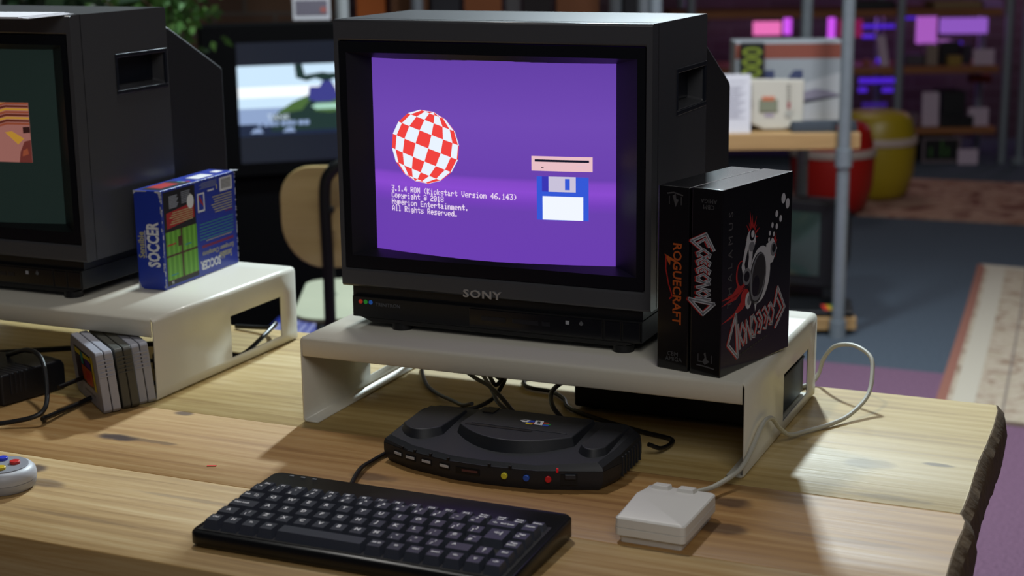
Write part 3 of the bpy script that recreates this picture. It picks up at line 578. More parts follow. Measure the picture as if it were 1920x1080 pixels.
cartridge('dark olive-grey game cartridge squeezed between two pale ones', (-.2065, -.0315, TZ+.0012), ca, -.09, '#45453f', False)
cartridge('pale grey game cartridge beside the corner of the left stand', (-.2000, -.0095, TZ+.0012), ca, -.09, '#9597a2', False)

# ------------------------------------------------------------------ power brick and cables at left
t = thing('power_adapter', 'black power adapter with moulded ribs lying on the table at the left edge', 'adapter', (-.350, -.08, TZ+.0003), math.radians(80))
q = MB(); q.loft([[(x*k, y*k2, z) for x, y in [(0, 0), (.09, -.004), (.094, .02), (.09, .07), (.04, .14), (0, .14)]] for k, k2, z in ((.98, .98, 0), (1, 1, .01), (1, 1, .030), (.95, .97, .037))]); q.build('case', mat('adapter_plastic', '#15171d', .45), t, bevel=.003)
for k in range(6): g = MB(); g.box(.012+.0065*k, .015+.0065*k, -.0016, .03, .012, .0375); g.build('rib', mat('adapter_rib', '#1b1d24', .5), t, bevel=.0006)
def cable(name, pts, r, label, m=None, group=None, cat='cable'):
    q = MB(); P = [Vector(p) for p in pts]; o0 = P[0].copy(); q.tube([p-o0 for p in P], r); o = q.build(name, m or M['cable']); o.location = o0; return lab(o, label, cat, group)
Z0 = TZ+.0035
cable('power_cable', [(-.40,-.01,Z0+.036), (-.35,-.03,Z0+.052), (-.31,-.055,Z0+.05), (-.272,-.095,Z0+.028), (-.262,-.118,Z0+.012), (-.285,-.135,Z0+.004), (-.33,-.155,Z0), (-.42,-.19,Z0), (-.50,-.22,Z0)], .0027, 'thick glossy black power cable looping over the adapter to the left')
cable('adapter_lead', [(-.285,-.06,Z0+.022), (-.282,.0,Z0+.022), (-.275,.07,Z0+.016), (-.268,.12,Z0+.012), (-.262,.16,Z0+.004), (-.255,.2,Z0)], .0026, 'straight black lead rising from the adapter to a plug behind the cartridges')
cable('thick_lead', [(-.66,.04,Z0+.006), (-.52,.07,Z0+.006), (-.42,.115,Z0+.01), (-.33,.165,Z0+.012), (-.285,.17,Z0+.014), (-.24,.17,Z0+.006)], .0036, 'thick black lead curving under the left stand behind the adapter')
cable('loose_lead', [(-.262,-.118,Z0+.004), (-.268,-.06,Z0+.001), (-.262,-.02,Z0+.004), (-.24,.03,Z0+.006), (-.215,.06,Z0+.003), (-.2,.12,Z0)], .0028, 'black lead passing behind the pale cartridge with the yellow-edged label')
cable('stand_lead', [(-.36,.29,Z0), (-.30,.25,Z0+.006), (-.25,.215,Z0+.002), (-.212,.20,Z0), (-.206,.245,Z0+.014), (-.215,.29,Z0+.02), (-.24,.315,Z0+.006), (-.3,.325,Z0)], .003, 'black cable seen through the window of the left stand')
q = MB(); q.box(-.012, .012, -.018, .018, 0, .022); o = q.build('plug', M['black'], bevel=.003); o.location = (-.27, .128, TZ+.0005); lab(o, 'small black plug on the table under the left stand', 'plug')

# ------------------------------------------------------------------ gamepad at the left edge
t = thing('gamepad', 'light grey gamepad with blue and red buttons, cut by the left edge of the photo', 'gamepad', (-.1680, -.290, TZ+.0005), math.radians(37))
def dog(r, zz, s_=1.0):
    pts = []
    for k in range(25): a = -math.pi/2-.35+(math.pi+.7)*k/24; pts.append((r*math.cos(a), r*math.sin(a)*1.0, zz))
    cx_ = -.088
    for k in range(25): a = math.pi/2-.35+(math.pi+.7)*k/24; pts.append((cx_+r*math.cos(a), r*math.sin(a), zz))
    return pts
q = MB(); q.loft([dog(.0285, 0), dog(.0315, .004), dog(.0322, .009)]); q.build('lower_shell', mat('pad_grey_low', '#a3a5ab', .45), t, angle=50)
q = MB(); q.loft([dog(.0322, .0094), dog(.0326, .013), dog(.0315, .018), dog(.028, .0215), dog(.02, .0225)]); q.build('upper_shell', mat('pad_grey', '#b1b3b9', .45), t, angle=50)
q = MB(); q.cyl((0, 0, .0205), .0255, .0024, n=40); q.build('button_field', mat('pad_field', '#83858d', .5), t, bevel=.0004)
for x, y, c_ in ((0, .0145, '#2e3fc4'), (.0125, 0, '#c52a2a'), (-.0125, 0, '#2f8a3c'), (0, -.0145, '#c8ab23')):
    q = MB(); q.cyl((x, y, .0226), .0052, .0032, n=24); q.build('button', mat('pad_btn'+c_[1:], c_, .3), t, bevel=.0008)
bpy.context.view_layer.update()

# ------------------------------------------------------------------ keyboard
KX, KY = .0925, -.352; KW, KD = .3085, .1475
t = thing('keyboard', 'compact black keyboard with white legends at the front of the table', 'keyboard', (KX, KY, TZ+.0003))
def kz(y): return .0150+.05*y
q = MB()
def rrect(x0, x1, y0, y1, r, zf, n=5):
    out = []
    for cx_, cy_, a0 in ((x1-r, y0+r, -math.pi/2), (x1-r, y1-r, 0), (x0+r, y1-r, math.pi/2), (x0+r, y0+r, math.pi)):
        for k in range(n+1): a = a0+math.pi/2*k/n; x = cx_+r*math.cos(a); y = cy_+r*math.sin(a); out.append((x, y, zf(y)))
    return out
q.loft([rrect(.004, KW-.004, .004, KD-.004, .008, lambda y: 0), rrect(0, KW, 0, KD, .009, lambda y: .004), rrect(0, KW, 0, KD, .009, lambda y: kz(y)-.002), rrect(.0015, KW-.0015, .0015, KD-.0015, .0085, kz)])
q.build('case', mat('keyboard_case', '#0c0d10', .34), t, angle=50)
key_m = mat('key_plastic', '#3c404b', .38, bump=.05, bscale=1500); KM = [key_m, mat('key_legend', '#f4f6fa', .5)]
kx0, u_ = .0085, .01845; KT = 15.75*u_
tray = MB(); tray.box(kx0-.002, kx0+KT+.002, .006, .113, -.002, .0006); o = tray.build('key_tray', mat('tray_black', '#08080a', .6), t)
o.location = (0, 0, kz(0)); o.rotation_euler = (math.atan(.05), 0, 0)
def key(x, y, w_, d, legends, h=.0082, L_shape=None):
    q = MB(); g = .0012; tp = .0028; z = kz(y)+.0005; zt_ = z+h
    zz = lambda yy: kz(yy)+.0005
    b0 = [(x+g, y+g, zz(y)), (x+w_-g, y+g, zz(y)), (x+w_-g, y+d-g, zz(y+d)), (x+g, y+d-g, zz(y+d))]
    tt_ = [(x+g+tp*.75, y+g+tp, zz(y)+h), (x+w_-g-tp*.75, y+g+tp, zz(y)+h), (x+w_-g-tp*.75, y+d-g-tp*.5, zz(y+d)+h), (x+g+tp*.75, y+d-g-tp*.5, zz(y+d)+h)]
    q.frus(b0, tt_, 0)
    for txt, fx, fy, sz in legends:
        px = x+w_*fx; py = y+d*fy
        q.text(txt, sz, Matrix.Translation((px, py, zz(py)+h+.00025)) @ Matrix.Rotation(math.atan(.05), 4, 'X'), 1, ext=.00008, bold=.00016 if sz < .0045 else .00024)
    return q.build('key', KM, t, angle=30)
rows_y = [.0075+.0182*k for k in range(5)]; dk = .0182
F1 = ['Esc', 'F1', 'F2', 'F3', 'F4', 'F5', 'F6', 'F7', 'F8', 'F9', 'F10', 'F11', 'F12', 'Prt Scr', 'Scroll', 'Pause', 'Delete']
fwid = KT/17
for i, s_ in enumerate(F1):
    lg = [(s_, .5, .5, .0042 if len(s_) < 4 else .0030)]
    if s_ == 'Prt Scr': lg = [('Prt Scr', .5, .64, .0028), ('Sys Rq', .5, .34, .0028)]
    if s_ == 'Scroll': lg = [('Scroll', .5, .64, .0030), ('Lock', .5, .34, .0030)]
    if s_ == 'Pause': lg = [('Pause', .5, .64, .0030), ('Break', .5, .34, .0030)]
    key(kx0+i*fwid, rows_y[4]+dk+.001, fwid, .0125, lg, .0050)
x = kx0; y = rows_y[4]
for a, b2 in [('`', '¬'), ('1', '!'), ('2', '"'), ('3', '£'), ('4', '$'), ('5', '%'), ('6', '^'), ('7', '&'), ('8', '*'), ('9', '('), ('0', ')'), ('-', '_'), ('=', '+')]: key(x, y, u_, dk, [(a, .38, .36, .0050), (b2, .5, .66, .0046)]); x += u_
key(x, y, 1.75*u_, dk, [('\u2190' if False else '<-', .28, .5, .0050), ('Back Space', .64, .5, .0028)]); x += 1.75*u_; key(x, y, u_, dk, [('Home', .5, .6, .0034)])
x = kx0; y = rows_y[3]; key(x, y, 1.45*u_, dk, [('Tab', .3, .55, .0040), ('|<-', .65, .62, .0034), ('->|', .68, .46, .0034)]); x += 1.45*u_
for a in 'QWERTYUIOP': key(x, y, u_, dk, [(a, .45, .6, .0068)]); x += u_
for a, b2 in (('[', '{'), (']', '}')): key(x, y, u_, dk, [(a, .38, .4, .0050), (b2, .52, .64, .0050)]); x += u_
ex0 = x; key(x, y-.40*dk, (14.75-12-1.45)*u_, dk*1.40, [('<-\u2019' if False else '<-|', .5, .62, .0070)]); x = kx0+14.75*u_
key(x, y, u_, dk, [('Page', .5, .66, .0034), ('Up', .35, .44, .0034)])
x = kx0; y = rows_y[2]; key(x, y, 1.75*u_, dk, [('Caps Lock', .42, .55, .0036)]); x += 1.75*u_
for a in 'ASDFGHJKL': key(x, y, u_, dk, [(a, .45, .6, .0068)]); x += u_
for a, b2 in ((';', ':'), ("'", '@'), ('#', '~')): key(x, y, u_, dk, [(a, .4, .4, .0050), (b2, .5, .68, .0044)]); x += u_
x = kx0+14.75*u_; key(x, y, u_, dk, [('Page', .5, .66, .0034), ('Down', .45, .44, .0034)])
x = kx0; y = rows_y[1]; key(x, y, 1.25*u_, dk, [('\u21e7' if False else '^', .5, .5, .0085)]); x += 1.25*u_
key(x, y, u_, dk, [('\\', .4, .4, .0050), ('|', .52, .66, .0044)]); x += u_
for a in 'ZXCVBNM': key(x, y, u_, dk, [(a, .45, .6, .0068)]); x += u_
for a, b2 in ((',', '<'), ('.', '>'), ('/', '?')): key(x, y, u_, dk, [(a, .4, .4, .0054), (b2, .5, .66, .0044)]); x += u_
key(x, y, (13.75-12.25)*u_, dk, [('^', .3, .6, .0080)]); x = kx0+13.75*u_
key(x, y, u_, dk, [('|', .5, .5, .0050), ('^', .5, .6, .0060)]); x += u_; key(x, y, u_, dk, [('End', .5, .6, .0038)])
x = kx0; y = rows_y[0]
for s_ in ('Ctrl', None, 'Fn', 'Alt'):
    if s_: key(x, y, u_, dk, [(s_, .5, .6, .0038)])
    else: key(x, y, u_, dk, [('\u2588' if False else 'H', .5, .6, .0058)])
    x += u_
key(x, y, 4.75*u_, dk, []); x += 4.75*u_
for s_, z_ in (('Alt Gr', .0032), ('=', .0060), ('Ctrl', .0038), ('Insert', .0032), ('<-', .0056), ('v', .0062), ('->', .0056)): key(x, y, u_, dk, [(s_, .5, .6, z_)]); x += u_
for k in range(3):
    q = MB(); x = .019+.0125*k; yy = .1405; q.frus([(x, yy, kz(yy)), (x+.0045, yy, kz(yy)), (x+.0045, yy+.0018, kz(yy)), (x, yy+.0018, kz(yy))], [(x, yy, kz(yy)+.0004), (x+.0045, yy, kz(yy)+.0004), (x+.0045, yy+.0018, kz(yy)+.0004), (x, yy+.0018, kz(yy)+.0004)])
    q.build('status_light', mat('led_off', '#9ba1a8', .4), t)
cable('keyboard_cable', [(KX+.078, KY+KD+.0015, TZ+.012), (KX+.074, KY+KD+.012, TZ+.0075), (KX+.064, KY+KD+.03, TZ+.005), (KX+.050, KY+KD+.075, TZ+.006), (KX+.046, KY+KD+.11, TZ+.0035), (KX+.048, KY+KD+.17, TZ+.0035), (KX+.04, KY+KD+.26, TZ+.0035)], .0024, 'thin black cable from the back of the keyboard past the console')

# ------------------------------------------------------------------ mouse
t = thing('mouse', 'boxy ivory two-button computer mouse beside the keyboard', 'mouse', (.4370, -.2000, TZ+.0003), -.02)
ivory = mat('ivory_plastic', '#dddcd8', .42, bump=.04, bscale=1500)
mw, md = .0655, .0905
q = MB(); q.loft([rrect(.004, mw-.004, .003, md-.003, .003, lambda y: 0), rrect(.003, mw-.003, .0015, md-.0015, .004, lambda y: .007)]); q.build('base', ivory, t, angle=50)
q = MB(); q.loft([rrect(.0, mw, -.001, md, .0045, lambda y: .0072), rrect(0, mw, -.001, md, .0045, lambda y: .0145), ]); q.build('lower_shell', ivory, t, bevel=.0006)
q = MB(); q.loft([rrect(0, mw, -.001, md, .0045, lambda y: .0149), rrect(.0003, mw-.0003, -.0005, md, .0045, lambda y: .0225), rrect(.0015, mw-.0015, .001, md-.001, .0045, lambda y: .0238)]); q.build('upper_shell', ivory, t, angle=35, bevel=0)
q = MB(); q.add([(.0018,.0015,.0236),(mw-.0018,.0015,.0236),(mw-.0018,md-.0015,.0236),(.0018,md-.0015,.0236),(.0105,.004,.0275),(mw-.013,.004,.0275),(mw-.0165,.042,.0315),(.0085,.042,.0315),(.0075,md-.010,.0262),(mw-.019,md-.010,.0262)],
    [[0,1,5,4],[1,2,9,6,5],[2,3,8,9],[3,0,4,7,8],[4,5,6,7],[7,6,9,8]])
q.v = []; q.f = []; q.m = []
q.add([(.0016,.0010,.0235),(mw-.0016,.0010,.0235),(mw-.0016,md-.0015,.0235),(.0016,md-.0015,.0235),
       (.0045,.044,.0318),(mw-.0135,.044,.0318),(mw-.0155,md-.006,.0255),(.0060,md-.006,.0255),(mw-.006,.0035,.0245),(.003,.0025,.0245)],
      [[0,1,8,9],[9,8,5,4],[4,5,6,7],[7,6,2,3],[0,9,4,7,3],[1,2,6,5,8]])
q.build('top_hump', ivory, t, bevel=.0012)
for bx in (.0095, .0335):
    q = MB(); q.frus([(bx, md-.0215, .0275), (bx+.0165, md-.0215, .0275), (bx+.0165, md-.0085, .0255), (bx, md-.0085, .0255)], [(bx+.001, md-.0205, .0315), (bx+.0155, md-.0205, .0315), (bx+.0155, md-.009, .0300), (bx+.001, md-.009, .0300)]); q.build('mouse_button', ivory, t, bevel=.0006)
cable('mouse_cable', [(.474,-.1085,TZ+.0155), (.478,-.085,TZ+.013), (.487,-.055,TZ+.010), (.500,-.02,TZ+.016), (.5055,.005,TZ+.030), (.5065,.03,TZ+.0415), (.5065,.052,TZ+.0455), (.5075,.075,TZ+.041), (.509,.10,TZ+.024), (.514,.125,TZ+.009), (.523,.158,TZ+.0035), (.5435,.1958,TZ+.0035), (.557,.225,TZ+.007), (.568,.262,TZ+.019), (.567,.29,TZ+.037), (.560,.31,TZ+.051), (.537,.33,TZ+.0565), (.5132,.342,TZ+.050), (.499,.349,TZ+.032), (.493,.349,TZ+.012), (.486,.335,TZ+.0035), (.47,.30,TZ+.0035), (.46,.27,TZ+.0035)], .0025, 'ivory mouse cable looping over the right side of the stand', mat('ivory_cable', '#b9b8ac', .45))

# ------------------------------------------------------------------ the black games console
t = thing('games_console', 'black angular games console with colour buttons under the middle stand', 'console', (.145, -.115, TZ+.0003))
con = mat('console_plastic', '#1f2228', .5, noise=.06, nscale=1500, bump=.12, bscale=1600)
base = [(0, .032), (.035, .016), (.088, .004), (.124, .003), (.180, .008), (.239, .030), (.247, .06), (.247, .12), (.232, .138), (.012, .128), (0, .112)]
mid = [(x, y) for x, y in base]
def ins(pts, k, z, cxy=(.124, .075)): return [(cxy[0]+(x-cxy[0])*k, cxy[1]+(y-cxy[1])*k, z(x, y) if callable(z) else z) for x, y in pts]
q = MB(); q.loft([ins(base, .95, 0), ins(base, .985, .005), ins(base, 1.0, .012), ins(base, 1.0, .020)]); q.build('lower_case', con, t, angle=25)
topz = lambda x, y: .0245+.010*min(1, max(0, (y-.01)/.06))
q = MB(); q.loft([ins(base, 1.0, .0204), ins(base, .99, lambda x, y: topz(x, y)-.004), ins(base, .94, topz)]); q.build('upper_case', con, t, angle=25)
# raised cartridge area with rounded front, and side pads
def arch(x0, x1, yf, yb_, z0, z1, name, bulge=.02, inset=.004):
    n = 14; bt = []; tp = []
    for k in range(n+1): a = k/n; x = x0+(x1-x0)*a; y = yf+bulge*(2*a-1)**2; bt.append((x, y)); 
    bt += [(x1, yb_), (x0, yb_)]; cx_ = (x0+x1)/2; cy_ = (yf+yb_)/2
    tp = [(cx_+(x-cx_)*(1-2*inset/(x1-x0)), cy_+(y-cy_)*(1-2*inset/(yb_-yf))) for x, y in bt]
    q = MB(); q.loft([[(x, y, z0) for x, y in bt], [(x, y, z1) for x, y in tp]]); return q.build(name, con, t, bevel=.0012)
arch(.067, .198, .028, .128, .026, .0395, 'raised_centre', .035)
arch(.008, .058, .035, .120, .026, .0365, 'side_pad', .018); arch(.203, .236, .040, .128, .026, .0365, 'side_pad', .012)
q = MB(); q.box(.078, .150, .062, .067, .0385, .0399); q.build('cartridge_slot', mat('slot_black', '#060608', .5), t)
q = MB(); q.box(.082, .186, .0685, .0705, .0385, .0402); q.build('slot_flap', con, t, bevel=.0004)
q = MB(); q.box(.078, .090, .104, .122, .0392, .0406); q.build('small_vent', mat('vent_black', '#060608', .5), t)
lg = MB(); LM = [M['white'], mat('logo_red', '#d1332c', .4), mat('logo_yellow', '#e2c52c', .4), mat('logo_blue', '#2b55cf', .4), mat('logo_green', '#36a04a', .4), mat('logo_mid', '#3a3f47', .4)]
lx, ly, lz = .132, .089, .0397
for x, y, w_, h_, mi in ((0, .0, .009, .0075, 3), (.006, -.002, .008, .004, 1), (.003, -.005, .007, .004, 2), (.018, .002, .007, .004, 1), (.022, -.001, .006, .004, 4), (.0215, -.0045, .006, .004, 3)): lg.box(lx+x, lx+x+w_, ly+y, ly+y+h_, lz, lz+.0003, mi)
lg.M = Matrix.Translation((lx-.006, ly-.001, lz+.0002)); lg.prism([(0, .004), (.004, .0075), (.010, .0075), (.009, .001), (.004, .0005)], 0, .0004, 0); lg.prism([(.0025, .004), (.005, .006), (.0075, .0055), (.007, .0025)], .0001, .0006, 5)
lg.M = Matrix.Translation((lx+.009, ly-.004, lz+.0002)); lg.prism([(.003, .0), (.012, .0), (.009, .0125), (0, .0125)], 0, .0004, 0); lg.prism([(.005, .003), (.0085, .003), (.0065, .0095), (.0035, .0095)], .0001, .0006, 5)
lg.build('logo', LM, t)
# front face details: each sits on the front facet of the lower case
def on_edge(i, k, z, out=.0): # point on base edge i..i+1
    a, b2 = Vector(base[i]), Vector(base[i+1]); d = (b2-a).normalized(); n = Vector((d.y, -d.x)); p = a.lerp(b2, k)+n*out; return Vector((p.x, p.y, z)), d
def fbox(name, i, k, z, w_, h_, m, out=.0006, dp=.002, bev=0, sub=None):
    p, d = on_edge(i, k, z, 0); q = MB(); ang = math.atan2(d.y, d.x); q.M = Matrix.Translation(p) @ Matrix.Rotation(ang, 4, 'Z'); q.box(-w_/2, w_/2, -out, dp, -h_/2, h_/2); return q.build(name, m, sub or t, bevel=bev)
metal_dim = mat('port_metal', '#c9ccd2', .35, metal=.2); hole = mat('port_black', '#050507', .6)
for k in range(4):
    kk = [.62, 1.08, 1.46, 1.88][k]
    i = 0 if kk < 1 else 1; f = kk if kk < 1 else kk-1
    o = fbox('usb_port', i, f, .0135, .0125, .0058, hole); p_, d_ = on_edge(i, f, .0137)
    q = MB(); q.M = Matrix.Translation(p_) @ Matrix.Rotation(math.atan2(d_.y, d_.x), 4, 'Z'); q.box(-.0054, .0054, -.0012, 0, -.0010, .0016); q.build('port_tongue', metal_dim, o)
fbox('indicator', 0, .80, .0215, .0022, .003, hole); fbox('indicator', 1, .18, .0215, .0022, .003, hole); fbox('indicator', 1, .55, .0215, .0022, .003, hole); fbox('indicator', 1, .96, .0215, .0022, .003, hole)
fbox('card_slot', 2, .55, .0125, .026, .0062, hole); fbox('memory_card', 2, .62, .0130, .017, .0022, mat('sd_edge', '#5b3636', .4), .0014)
fbox('indicator', 3, .12, .021, .0026, .0036, hole); fbox('indicator', 3, .50, .021, .0026, .0036, hole)
for i, k, c_ in ((3, .40, '#d9cf3a'), (3, .80, '#2b56b8'), (4, .16, '#cf2026')):
    p, d = on_edge(i, k, .0125); q = MB(); q.M = Matrix.Translation(p) @ Matrix.Rotation(math.atan2(d.y, d.x), 4, 'Z'); q.cyl((0, -.0026, 0), .0032, .0036, 'y', 24); q.build('push_button', mat('cbtn'+c_[1:], c_, .3), t, bevel=.0008)
fbox('red_light', 4, .30, .0212, .0022, .0036, mat('red_led', '#b0101c', .3, emit='#a00010', es=.4), .0012)
fbox('joystick_port', 4, .48, .0120, .0165, .0105, hole); fbox('rocker_switch', 4, .50, .0150, .0105, .0048, mat('switch_grey', '#2b2f38', .35), .0024, bev=.0006)
for k in range(7):
    q = MB(); q.box(.2445, .2482, .062+.0085*k, .0645+.0085*k, .006, .026); q.build('side_vent_rib', con, t, bevel=.0004)

# ------------------------------------------------------------------ cables and box under the middle stand
t = thing('desktop_case', 'black box-shaped computer case standing under the right half of the middle stand', 'computer', (.262, .150, TZ+.0003), .0)
q = MB(); q.box(0, .225, 0, .15, .004, .088); q.build('case', mat('case_black', '#0c0d10', .5), t, bevel=.003)
q = MB(); q.box(.2255, .2265, .006, .145, .046, .0485); q.build('side_groove', mat('groove_black', '#030304', .6), t)
q = MB(); q.box(.2252, .2272, .004, .146, .052, .085); q.build('upper_panel', mat('panel_black', '#0f1013', .65, spec=.2), t, bevel=.0008)
for fx in (.02, .2):
    for fy in (.02, .13): q = MB(); q.cyl((fx, fy, 0), .008, .0045, n=16); q.build('foot', M['black'], t)
zc = TZ+.0030
cable('console_cable', [(.192,.03,.784), (.1716,.05,.7741), (.1406,.09,.764), (.0959,.14,.7537), (.067,.17,.7535), (.036,.22,.756), (.022,.26,.76), (.022,.30,.757), (.03,.322,.7535)], .0022, 'thin black cable arching out left from the back of the console')
cable('console_cable', [(.2411,.027,.7816), (.2175,.05,.7883), (.1882,.08,.7905), (.1648,.1,.7899), (.1436,.12,.7916), (.145,.13,.7967), (.163,.12,.7993), (.1805,.1,.7953), (.1956,.085,.79), (.1993,.1,.796), (.1941,.11,.7866), (.19,.1,.7753), (.1944,.07,.7758), (.1809,.06,.7692), (.1664,.05,.7692), (.160,.03,.7756)], .0024, 'bundled black cable tied in loops behind the console')
cable('console_cable', [(.2387,.029,.7779), (.2102,.058,.7792), (.1881,.092,.7803), (.168,.122,.7811), (.151,.142,.784), (.1336,.16,.782), (.1406,.17,.7807), (.1593,.16,.7776), (.1743,.155,.772)], .0024, 'second black cable twisted into the bundle behind the console')
cable('console_cable', [(.2957,.027,.7815), (.2821,.04,.7866), (.2709,.06,.7896), (.2647,.08,.7922), (.2605,.11,.7907), (.258,.145,.786), (.262,.160,.783)], .0026, 'black cable hooping from the console up to the black case')
cable('loose_cable', [(.15,.335,.758), (.155,.30,.775), (.163,.245,.7649), (.165,.235,.7555), (.1763,.21,.7535), (.1915,.2,.7535), (.215,.196,.7535), (.2397,.175,.7535), (.258,.145,.7535), (.30,.12,.7535), (.36,.095,.7535), (.40,.08,.7535), (.402,.04,.757), (.393,.024,.765)], .0024, 'thin black cable running along the front of the black case')

# ------------------------------------------------------------------ wooden chair behind the table
ply = wood('pale_ply', '#a88f5c', '#bfa771', '#cdb888', 9, scale=.7, rough=.5); seat_m = mat('worn_seat', '#a9ab93', .5, noise=.08, nscale=12)
t = thing('chair', 'school chair with curved plywood back and black tubular frame behind the table', 'chair', rm(-.285, 3.42), YAW+.03)
def blob(w_, h_, r, n=8):
    out = []
    for cx_, cy_, a0 in ((w_/2-r, -h_/2+r*1.1, -math.pi/2), (w_/2-r*.75, h_/2-r*.75, 0), (-w_/2+r*.75, h_/2-r*.75, math.pi/2), (-w_/2+r, -h_/2+r*1.1, math.pi)):
        rr_ = r*1.1 if cy_ < 0 else r*.75
        rx = r if cy_ < 0 else r*.75
        for k in range(n+1): a = a0+math.pi/2*k/n; out.append((cx_+rx*math.cos(a), cy_+rr_*math.sin(a)))
    return out
q = MB(); pr_ = blob(.395, .214, .09)
rings = []
for dy in (0, .010): rings.append([(x, -.19+dy+.0-1.1*(x*x)*-.35, .694+z) for x, z in pr_])
q.loft(rings); q.build('backrest', ply, t, bevel=.003)
q = MB(); ps = [(x, y) for x, y in blob(.40, .40, .07)]
q.loft([[(x, y+.13, .438) for x, y in ps], [(x, y+.13, .45) for x, y in ps]]); st = q.build('seat', seat_m, t, bevel=.004)
for x, y in ((-.13, .05), (-.12, .16), (.13, .05), (.12, .16)): q = MB(); q.cyl((x, y, .4495), .006, .0015, n=12); q.build('screw', M['black'], st)
frame_m = mat('black_tube', '#0e1013', .4)
q = MB(); q.tube([(-.09, -.205, .01), (-.10, -.207, .40), (-.10, -.210, .6), (-.102, -.210, .745), (-.090, -.210, .790), (-.055, -.210, .811), (0, -.210, .815), (.055, -.210, .811), (.090, -.210, .790), (.102, -.210, .745), (.10, -.210, .6), (.10, -.207, .40), (.09, -.205, .01)], .0125, 14); q.build('back_frame', frame_m, t)
for x in (-.102, .102): q = MB(); q.cyl((x+.012, -.222, .715), .007, .016, 'y', 12); q.build('bolt', frame_m, t)
for s_ in (-1, 1):
    q = MB(); q.tube([(s_*.10, -.2, .40), (s_*.13, -.1, .425), (s_*.15, .15, .425), (s_*.16, .28, .41), (s_*.17, .31, .3), (s_*.18, .33, .01)], .011, 12); q.build('leg', frame_m, t)
t = thing('magazine_box', 'blue box with pale lettering strip on the floor beneath the chair', 'box', rm(-.50, 4.10), YAW-.1)
q = MB(); q.box(-.19, .19, 0, .26, 0, .20); q.build('carton', mat('blue_box_card', '#26338a', .5), t, bevel=.004)
q = MB()
rr = random.Random(2)
for k in range(14): x = -.175+.025*k; q.box(x, x+rr.uniform(.008, .02), .05+rr.uniform(0, .02), .17+rr.uniform(0, .05), .2002, .2012)
q.build('pale_lettering', mat('pale_violet_ink', '#8f90b8', .6), t)

# ------------------------------------------------------------------ black television behind
t = thing('television', 'black television behind the chair showing a tank game menu', 'television', rm(-.49, 4.55, 0), YAW+.30)
blk = mat('tv_black', '#020203', .75, spec=.1)
zt_ = 1.016
q = MB(); q.box(-.385, .42, .0, .05, .585, zt_); q.box(-.34, .38, .05, .36, .62, zt_-.03); q.build('cabinet', blk, t, bevel=.006)
TX0, TX1, TB, TT = -.285, .27, .625, .963
def ts(a, c, off=.001): return Vector((TX0+(TX1-TX0)*a, -off, TB+(TT-TB)*c))
q = MB(); q.poly([ts(0, 0), ts(1, 0), ts(1, 1), ts(0, 1)]); g = q.build('screen', mat('tv_glass', '#05060a', .3, emit='#171c28', es=1), t)
q = MB(); TM = [emis('tv_sky', '#cfeaff', 1.0), emis('tv_bright', '#f4fbff', 1.15), emis('tv_green', '#4a6a38'), emis('tv_dkgreen', '#1f3532'), emis('tv_violet', '#3d3f8a'), emis('tv_mist', '#8fa5cc'), emis('tv_pale', '#a9d6c4'), emis('tv_navy', '#1b2740'), emis('tv_txt', '#d3e4f0')]
def tp_(pts, mi, off): q.poly([ts(a*.66, c, off) for a, c in pts], mi)
for k in range(12): c0 = .28+.53*k/12; tp_([(0, c0), (1.5, c0), (1.5, c0+.53/12), (0, c0+.53/12)], [7, 5, 5, 5, 0, 0, 1, 1, 0, 0, 0, 0][k], .0015)
tp_([(0, .225), (1.5, .225), (1.5, .30), (0, .28)], 7, .0016)
tp_([(.25, .30), (.30, .42), (.42, .50), (.56, .56), (.7, .52), (.86, .54), (1.0, .50), (1.5, .45), (1.5, .28), (.3, .28)], 2, .002)
tp_([(.26, .40), (.50, .43), (.7, .40), (1, .43), (1.5, .4), (1.5, .26), (.24, .26)], 3, .0023); tp_([(.48, .42), (.56, .52), (.6, .48), (.58, .40)], 3, .0024); tp_([(.80, .42), (.83, .52), (.92, .53), (.92, .42)], 3, .0024)
tp_([(.54, .52), (.55, .62), (.63, .62), (.66, .67), (.72, .67), (.76, .60), (.78, .52), (.72, .49), (.6, .49)], 4, .0026); tp_([(.56, .455), (.6, .475), (.76, .475), (.79, .455), (.76, .43), (.6, .43)], 6, .0026)
tp_([(.44, .81), (.45, .70), (.53, .67), (.60, .69), (.68, .66), (.78, .69), (.86, .71), (.95, .80), (.96, .81), (.86, .81), (.80, .73), (.70, .73), (.66, .74), (.52, .72), (.50, .81)], 3, .0026)
q.text('TANK', .024, Matrix.Translation(ts(.20, .375, .003)) @ FM, 8, .0001); [tp_([(.14+.045*k_, .305), (.14+.045*k_+(.038 if k_ % 3 else .024), .305), (.14+.045*k_+(.038 if k_ % 3 else .024), .345), (.14+.045*k_, .345)], 5, .003) for k_ in range(9)]
for a in (.13, .38, .86, .96): tp_([(a-.05, .25), (a+.05, .25), (a+.03, .29), (a-.02, .285)], 5, .0027)
q.build('game_picture', TM, g)
q = MB(); q.box(-.36, .40, .02, .40, .0, .58); q.build('cabinet_stand', blk, t, bevel=.004)
t = thing('information_sign', 'white printed sign standing on top of the black television', 'sign', rm(-.566, 4.62, zt_+.0005), YAW+.1)
q = MB(); q.box(-.053, .053, 0, .004, 0, .15); q.build('sheet', M['paper'], t)
q = MB()
for k in range(9): q.box(-.043, .043-.006*(k % 3), -.0006, 0, .072+.0075*k, .0745+.0075*k)
q.box(-.046, .046, -.0005, 0, .012, .056); q.build('print', mat('sign_ink', '#77717f', .8), t)
q = MB(); q.cyl((.034, -.0012, .028), .009, .0006, 'y', 16); q.build('red_seal', mat('seal_red', '#b56a63', .8), t)

